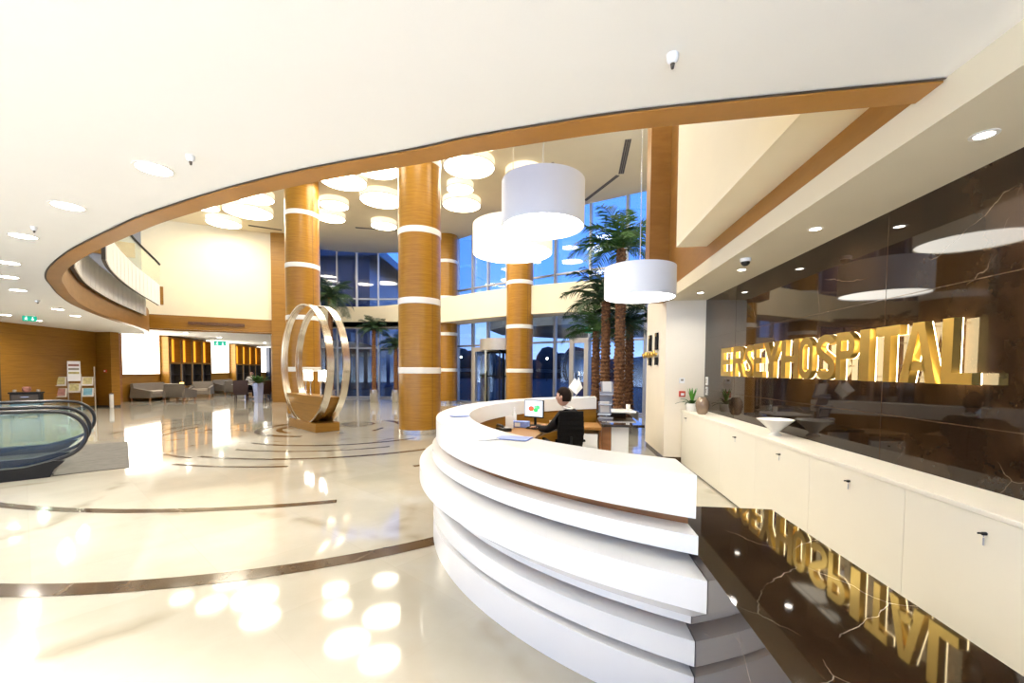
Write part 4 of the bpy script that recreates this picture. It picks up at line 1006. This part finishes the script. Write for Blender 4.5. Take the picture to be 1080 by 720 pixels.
palm('palm_tree', 'tallest palm, crown high beside the timber pillar behind the lowest pendant', (1.36, 10.2, 0), 4.35, 1.25, 24, .125, .30, .45, 'leaf', seed=3, upright=.45)
palm('palm_tree', 'palm with its crown just left of the lowest pendant lamp', (1.07, 10.6, 0), 3.2, 1.15, 24, .12, .28, .45, 'leaf_dark', seed=5, upright=.45, lean=.0)
palm('palm_tree', 'short palm left of the other right-hand trunks', (.92, 11.6, 0), 2.55, 1.0, 22, .115, .26, .45, 'leaf', seed=8, upright=.5)
palm('palm_tree', 'short palm right of the other right-hand trunks, by the pier', (1.74, 11.2, 0), 2.7, 1.0, 22, .12, .26, .45, 'leaf_dark', seed=11, upright=.4)
palm('palm_tree', 'palm in a steel planter between the two nearest columns', (-8.45, 18.25, 0), 3.25, .85, 24, .10, .19, .56, 'leaf_dark', seed=13, upright=.42)
palm('palm_tree', 'small palm in a steel planter just left of the nearest column', (-7.5, 18.45, 0), 2.55, .85, 22, .10, .19, .56, 'leaf_dark', seed=17, upright=.42)
palm('palm_tree', 'tall palm behind the silver hoops beside the hoop column', (-10.1, 17.5, 0), 4.6, 1.25, 28, .11, .22, .56, 'leaf_dark', seed=19, upright=.3)

# ================================================================== ESCALATOR
U = V((.65, .76, 0)).normalized(); EV = V((-U.y, U.x, 0)); ERZ = atan2(U.y, U.x)
es = thing('escalator', 'escalator head with three glass balustrades and black handrails at the left edge', 'escalator', (-6.98, 4.87, 0), ERZ)
S0 = -2.4
for i, y in enumerate((0.0, .80, 2.3)):
    zc, rr = .56, .33
    bow = [(S0, y, .9)]+[(-1.2+k*.2, y, .9) for k in range(7)]+[(.11+rr*sin(a), y, zc+rr*cos(a)) for a in [pi*k/16 for k in range(15)]]+[(.06, y, .19), (-.1, y, .13), (-.4, y, .10)]
    bm = BM(); tube(bm, bow, (.026), 10); hr = build('handrail', bm, 'black', es, 60)
    bm = BM(); pts = [(S0, .12), (S0, .87)]+[(-.0, .87)]+[(.09+(rr-.03)*sin(a), zc+(rr-.03)*cos(a)) for a in [pi*k/16 for k in range(1, 15)]]+[(-.1, .12)]
    fa = [bm.verts.new((x, y-.006, z)) for x, z in pts]; fb = [bm.verts.new((x, y+.006, z)) for x, z in pts]; bm.faces.new(fa); bm.faces.new(list(reversed(fb)))
    for k in range(len(pts)): j = (k+1) % len(pts); bm.faces.new((fa[k], fb[k], fb[j], fa[j]))
    build('glass_panel', bm, 'glass_green', es)
    bm = BM(); pr = [(S0, 0), (S0, .16), (-.15, .16), (.12, .22), (.22, .20), (.12, .10), (.08, 0)]
    fa = [bm.verts.new((x, y-.07, z)) for x, z in pr]; fb = [bm.verts.new((x, y+.07, z)) for x, z in pr]; bm.faces.new(fa); bm.faces.new(list(reversed(fb)))
    for k in range(len(pr)): j = (k+1) % len(pr); bm.faces.new((fa[k], fb[k], fb[j], fa[j]))
    build('skirt', bm, 'black_met', es)
for y0, y1 in ((.08, .72), (.88, 2.22)):
    bm = BM(); bx(bm, S0, .1, y0, y1, .004, .02)
    for k in range(int((y1-y0)/.03)): bx(bm, S0, .05, y0+k*.03, y0+k*.03+.012, .02, .03)
    build('step_band', bm, 'slot', es)
bm = BM(); bx(bm, .10, .88, -.02, 2.95, .003, .010); bx(bm, .1, .11, -.02, 2.95, .010, .012); build('landing_plate', bm, 'plate', es)
bm = BM()
for yy in (.95, 1.95): bx(bm, .10, .88, yy-.004, yy+.004, .0095, .0108)
build('plate_joints', bm, 'slot', es)

# ================================================================== LEFT WALL THINGS
st = thing('brochure_stand', 'pale metal brochure stand with leaflets in front of the oak wall', 'brochure stand', (-16.55, 12.55, 0), radians(40))
bm = BM()
for x in (-.5, -.16, .16, .5): tube(bm, [(x, 0, 0), (x, .0, 1.5 if abs(x) > .4 else 1.25)], .018, 6)
for z in (.62, 1.15): tube(bm, [(-.5, 0, z), (.5, 0, z)], .012, 6)
build('frame', bm, 'alu', st)
bm = BM(); box(bm, (0, -.02, 1.35), (.32, .03, .68), 0, .004); hd = build('header_panel', bm, 'paper', st)
for k, mt in enumerate(('redpaper', 'slot_light', 'yellowpaper')):
    bm = BM(); box(bm, (0, -.038, 1.55-.13*k), (.26, .006, .07)); build('header_strip', bm, mt, hd)
for x, z, mt in ((-.33, 1.0, 'yellowpaper'), (.33, 1.0, 'yellowpaper'), (-.33, .62, 'redpaper'), (.33, .62, 'tealpaper'), (0, .78, 'yellowpaper')):
    bm = BM(); Rm = Matrix.Rotation(-.25, 4, 'X'); box(bm, (x, -.03, z), (.29, .02, .30), R=Rm); box(bm, (x, -.09, z-.14), (.29, .08, .015)); tr = build('tray', bm, 'alu', st)
    bm = BM(); box(bm, (x, -.055, z+.02), (.22, .01, .24), R=Rm); build('leaflet', bm, mt, tr)
ct = thing('low_console', 'low black console with ornaments against the oak wall at the left', 'console', (-15.75, 10.7, 0), radians(40))
bm = BM(); box(bm, (0, 0, .72), (.66, .34, .04), 0, .006); build('top', bm, 'black_met', ct)
bm = BM(); box(bm, (0, 0, .38), (.60, .30, .64), 0, .004); build('body', bm, 'black_met', ct)
for k in range(2):
    bm = BM(); box(bm, (0, -.155, .24+.30*k), (.54, .012, .26)); dr = build('drawer', bm, 'slot', ct)
    bm = BM(); box(bm, (0, -.165, .30+.30*k), (.16, .012, .015)); build('handle', bm, 'steel', dr)
for x in (-.26, .26):
    bm = BM(); box(bm, (x, 0, .03), (.06, .26, .06)); build('foot', bm, 'black_met', ct)
for x, r, mt, lb in ((-.24, .045, 'cushion', 'small round pot on the left end of the black console'), (0, .10, 'redpaper', 'larger pinkish flower pot in the middle of the black console'), (.24, .045, 'cushion', 'small round pot on the right end of the black console')):
    p = V((-15.75, 10.7, .741))+Matrix.Rotation(radians(40), 3, 'Z') @ V((x, 0, 0))
    bm = BM(); lathe(bm, [(r*.6, 0), (r, r*.7), (r*.85, r*1.5), (r*.55, r*1.6), (r*.5, r*1.55)], 20); o = build('ornament_pot', bm, mt, smooth=50); o.location = p; tag(o, lb, 'pot')
nb = thing('potted_niche_plant', 'bright green potted plant in the dark niche beside the oak wall', 'plant', (-17.75, 14.6, 0))
bm = BM(); lathe(bm, [(.14, 0), (.17, .02), (.2, .9), (.18, .9)], 24); build('planter', bm, 'ceramic', nb, 40)
bm = BM()
for k in range(34):
    a = k*2.4; leafblade(bm, (.05*cos(a), .05*sin(a), .9), (cos(a), sin(a), .5+1.2*random.random()), .3+.3*random.random(), .10, .12)
build('leaves', bm, 'leaf_bright', nb, 60)

# ================================================================== LOUNGE
def shelf(s0, s1, label):
    c = wp((s0+s1)/2, .02, 0); t = thing('shelf_unit', label, 'shelf unit', tuple(c), WRZ, 'tall amber-lit shelf units in the lounge')
    w = s1-s0; n = 4; zt, zm = 2.99, 1.72     # local -y faces the room (WN = -local y)
    bm = BM()
    for k in range(n+1): bx(bm, -w/2+w*k/n-.04, -w/2+w*k/n+.04, -.36, -.0, 0, zt)
    bx(bm, -w/2, w/2, -.36, 0, zt-.06, zt); bx(bm, -w/2, w/2, -.36, 0, zm-.04, zm+.04); bx(bm, -w/2, w/2, -.36, 0, 0, .55)
    build('carcass', bm, 'wood_wall', t)
    bm = BM()
    for k in range(n): bx(bm, -w/2+w*k/n+.04, -w/2+w*k/n+.10, -.365, -.36, .56, zm-.04)
    build('grey_frame', bm, 'slot_light', t)
    bm = BM(); bx(bm, -w/2+.04, w/2-.04, -.05, -.01, .55, zt-.06); build('back_board', bm, 'wood_dark', t)
    for k in range(n):
        x0 = -w/2+w*k/n+.04; x1 = -w/2+w*(k+1)/n-.04; xm = x0+(x1-x0)*.35
        bm = BM(); bx(bm, x1-.15, x1-.005, -.075, -.055, zm+.06, zt-.08); build('light_strip', bm, 'amber', t)
        bm = BM(); bx(bm, x0, x1, -.34, -.06, 1.12, 1.15); bx(bm, x1-.02, x1, -.355, -.06, .56, zm-.04); bx(bm, x0+.02, x1, -.075, -.05, .56, zm-.05); build('compartment', bm, 'slot', t)
    return t
shelf(2.75, 6.42, 'wide amber-lit shelf unit between the first and second bright panels')
shelf(9.25, 12.9, 'amber-lit shelf unit between the second and third bright panels')
shelf(15.6, 18.5, 'amber-lit shelf unit partly hidden by the timber pier')
def sofa(loc, rz, w, label, name='sofa', seats=3):
    t = thing(name, label, 'sofa' if seats > 1 else 'armchair', loc, rz)   # faces local -y
    d = .82
    bm = BM(); bx(bm, -w/2+.1, w/2-.1, -d/2, d/2-.12, .16, .34, .02); build('seat_base', bm, 'sofa', t, 40)
    bm = BM(); R_ = Matrix.Translation((0, d/2-.08, .50)) @ Matrix.Rotation(-.16, 4, 'X'); box(bm, (0, d/2-.09, .50), (w-.1, .14, .58), R=Matrix.Rotation(-.16, 4, 'X'), bev=.03); build('backrest', bm, 'sofa', t, 40)
    for s in (-1, 1):
        bm = BM(); q = [(-d/2, .16), (-d/2, .46), (d/2-.05, .62), (d/2, .16)]
        x0, x1 = s*(w/2-.11), s*w/2
        fa = [bm.verts.new((x0, y, z)) for y, z in q]; fb = [bm.verts.new((x1, y, z)) for y, z in q]; bm.faces.new(fa); bm.faces.new(list(reversed(fb)))
        for k in range(4): bm.faces.new((fa[k], fb[k], fb[(k+1) % 4], fa[(k+1) % 4]))
        build('armrest', bm, 'sofa', t)
        for yy in (-d/2+.06, d/2-.06):
            bm = BM(); box(bm, (s*(w/2-.06), yy, .08), (.05, .05, .16)); build('leg', bm, 'wood_dark', t)
    cw = (w-.24)/seats
    for k in range(seats):
        bm = BM(); box(bm, (-w/2+.12+cw*(k+.5), -.06, .39), (cw-.01, d-.2, .11), 0, .03); build('seat_cushion', bm, 'cushion', t, 40)
    return t
FR = WRZ  # local -y faces the room
sofa(tuple(wp(1.55, .55)), FR, 2.15, 'grey sofa under the first bright panel, nearest in the lounge')
sofa(tuple(wp(7.8, .6)), FR, 2.3, 'grey sofa under the second bright panel')
sofa((-17.0, 17.0, 0), radians(190), .92, 'grey armchair seen from behind, in front of the nearest sofa', 'armchair', 1)
sofa((-18.2, 19.4, 0), radians(30), .95, 'grey armchair facing the hall before the first shelf unit', 'armchair', 1)
sofa((-17.75, 21.6, 0), radians(195), 1.5, 'grey two-seat sofa seen from behind before the second bright panel', 'sofa', 2)
sofa((-15.9, 21.2, 0), radians(140), 1.0, 'grey armchair behind the dark dining chair', 'armchair', 1)
def side_table(loc, label, lamp=True):
    t = thing('side_table', label, 'side table', loc)
    bm = BM(); lathe(bm, [(.26, .40), (.27, .42), (.26, .44)], 28); build('table_top', bm, 'wood_dark', t, 30)
    for k in range(3):
        a = 2*pi*k/3; bm = BM(); tube(bm, [(.08*cos(a), .08*sin(a), .40), (.2*cos(a), .2*sin(a), 0)], .015); build('leg', bm, 'wood_dark', t)
    if lamp:
        l = thing('table_lamp', 'small amber lamp on the '+label, 'lamp', (loc[0], loc[1], .44))
        bm = BM(); lathe(bm, [(.06, 0), (.06, .02), (.015, .03), (.015, .08)], 16); build('base', bm, 'black_met', l, 40)
        bm = BM(); lathe(bm, [(.085, .08), (.085, .34), (.08, .35)], 20); build('lamp_shade', bm, 'amber_soft', l, 50)
side_table((-18.0, 18.1, 0), 'side table between the two armchairs')
side_table((-15.0, 19.9, 0), 'side table behind the dark dining chair', False)
def dining_chair(loc, rz, label):
    t = thing('dining_chair', label, 'chair', loc, rz, 'dark upholstered dining chairs')   # faces +x
    bm = BM(); box(bm, (0, 0, .37), (.50, .52, .10), 0, .025); build('seat', bm, 'maroon', t, 40)
    bm = BM(); box(bm, (-.23, 0, .68), (.08, .56, .56), 0, .025); build('backrest', bm, 'maroon', t, 40)
    for sx in (-.2, .2):
        for sy in (-.21, .21):
            bm = BM(); tube(bm, [(sx, sy, .34), (sx*1.08, sy*1.05, 0)], [.022, .016]); build('leg', bm, 'maroon', t)
    return t
dining_chair((-14.0, 17.0, 0), radians(122), 'dark maroon dining chair with its back to the hall, left of the planter')
dining_chair((-13.45, 17.6, 0), radians(150), 'dark maroon dining chair half hidden by the timber pier')
dt = thing('dining_table', 'small table with a white top behind the dark dining chair', 'table', (-14.75, 18.15, 0))
bm = BM(); box(bm, (0, 0, .735), (.8, .8, .03), .3, .006); build('table_top', bm, 'white_gloss', dt)
bm = BM(); tube(bm, [(0, 0, .02), (0, 0, .72)], .035); build('leg', bm, 'steel', dt)
bm = BM(); lathe(bm, [(.26, 0), (.26, .015), (.04, .03)], 28); build('base', bm, 'steel', dt, 40)
person('person', (-15.1, 19.05, 0), radians(-62), 'person in a white shirt seated at the small white table in the lounge', 'shirt', 'suit', arms=((.12, .25, .80), (.36, .16, .80)))
dining_chair((-15.1, 19.05, 0), radians(-62), 'dark chair the person in the white shirt sits on')
pl = thing('floor_planter', 'green bushy plant in a tall pale planter beside the timber pier', 'plant', (-13.0, 16.75, 0))
bm = BM(); R4 = [(.15, 0), (.21, .85), (.18, .85), (.17, .80)]; lathe(bm, R4, 4); bmesh.ops.rotate(bm, verts=bm.verts[:], cent=(0, 0, 0), matrix=Matrix.Rotation(.5, 3, 'Z')); build('planter', bm, 'steel', pl)
bm = BM()
for k in range(70):
    a = k*2.4; leafblade(bm, (.06*cos(a), .06*sin(a), .82+.1*random.random()), (cos(a), sin(a), .3+1.4*random.random()), .25+.35*random.random(), .09, .10)
build('leaves', bm, 'leaf', pl, 60)
# waste bin by the niche
wb = thing('waste_bin', 'small pale bin at the end of the oak wall', 'bin', (-16.5, 13.68, 0))
bm = BM(); lathe(bm, [(.05, 0), (.06, .02), (.065, .52), (.055, .52), (.05, .45)], 24); build('body', bm, 'ceramic', wb, 40)
bm = BM(); lathe(bm, [(.067, .50), (.067, .53), (.05, .535)], 24, cap=False); build('rim', bm, 'steel', wb, 40)
t = thing('wall_call_point', 'tiny red call point on the end of the oak wall', 'fire alarm', (-16.85, 13.80, 1.35), .1)
bm = BM(); box(bm, (0, -.02, 0), (.1, .04, .1), 0, .006); build('casing', bm, 'red', t)
bm = BM(); box(bm, (0, -.042, 0), (.05, .004, .05)); build('press_plate', bm, 'paper', t)

# ================================================================== DUSK SKY WITH ADDED LOWER FILL
W = bpy.data.worlds.new('dusk_sky_with_fill'); SC.world = W; W.use_nodes = True; nt = W.node_tree; nt.nodes.clear()
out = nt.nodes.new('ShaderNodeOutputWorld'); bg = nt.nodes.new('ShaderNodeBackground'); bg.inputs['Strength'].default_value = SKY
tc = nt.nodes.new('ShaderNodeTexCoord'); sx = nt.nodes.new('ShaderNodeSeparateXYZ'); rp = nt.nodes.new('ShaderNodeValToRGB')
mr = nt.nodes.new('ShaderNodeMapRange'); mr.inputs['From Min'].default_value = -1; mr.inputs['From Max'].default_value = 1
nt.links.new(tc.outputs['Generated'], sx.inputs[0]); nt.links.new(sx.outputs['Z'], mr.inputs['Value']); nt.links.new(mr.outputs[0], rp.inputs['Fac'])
el = rp.color_ramp.elements; el[0].position = 0.0; el[0].color = (1.7, 1.95, 2.5, 1); el[1].position = .95; el[1].color = (.05, .17, .58, 1)  # bright lower half is fill light added for the near ceiling and desk
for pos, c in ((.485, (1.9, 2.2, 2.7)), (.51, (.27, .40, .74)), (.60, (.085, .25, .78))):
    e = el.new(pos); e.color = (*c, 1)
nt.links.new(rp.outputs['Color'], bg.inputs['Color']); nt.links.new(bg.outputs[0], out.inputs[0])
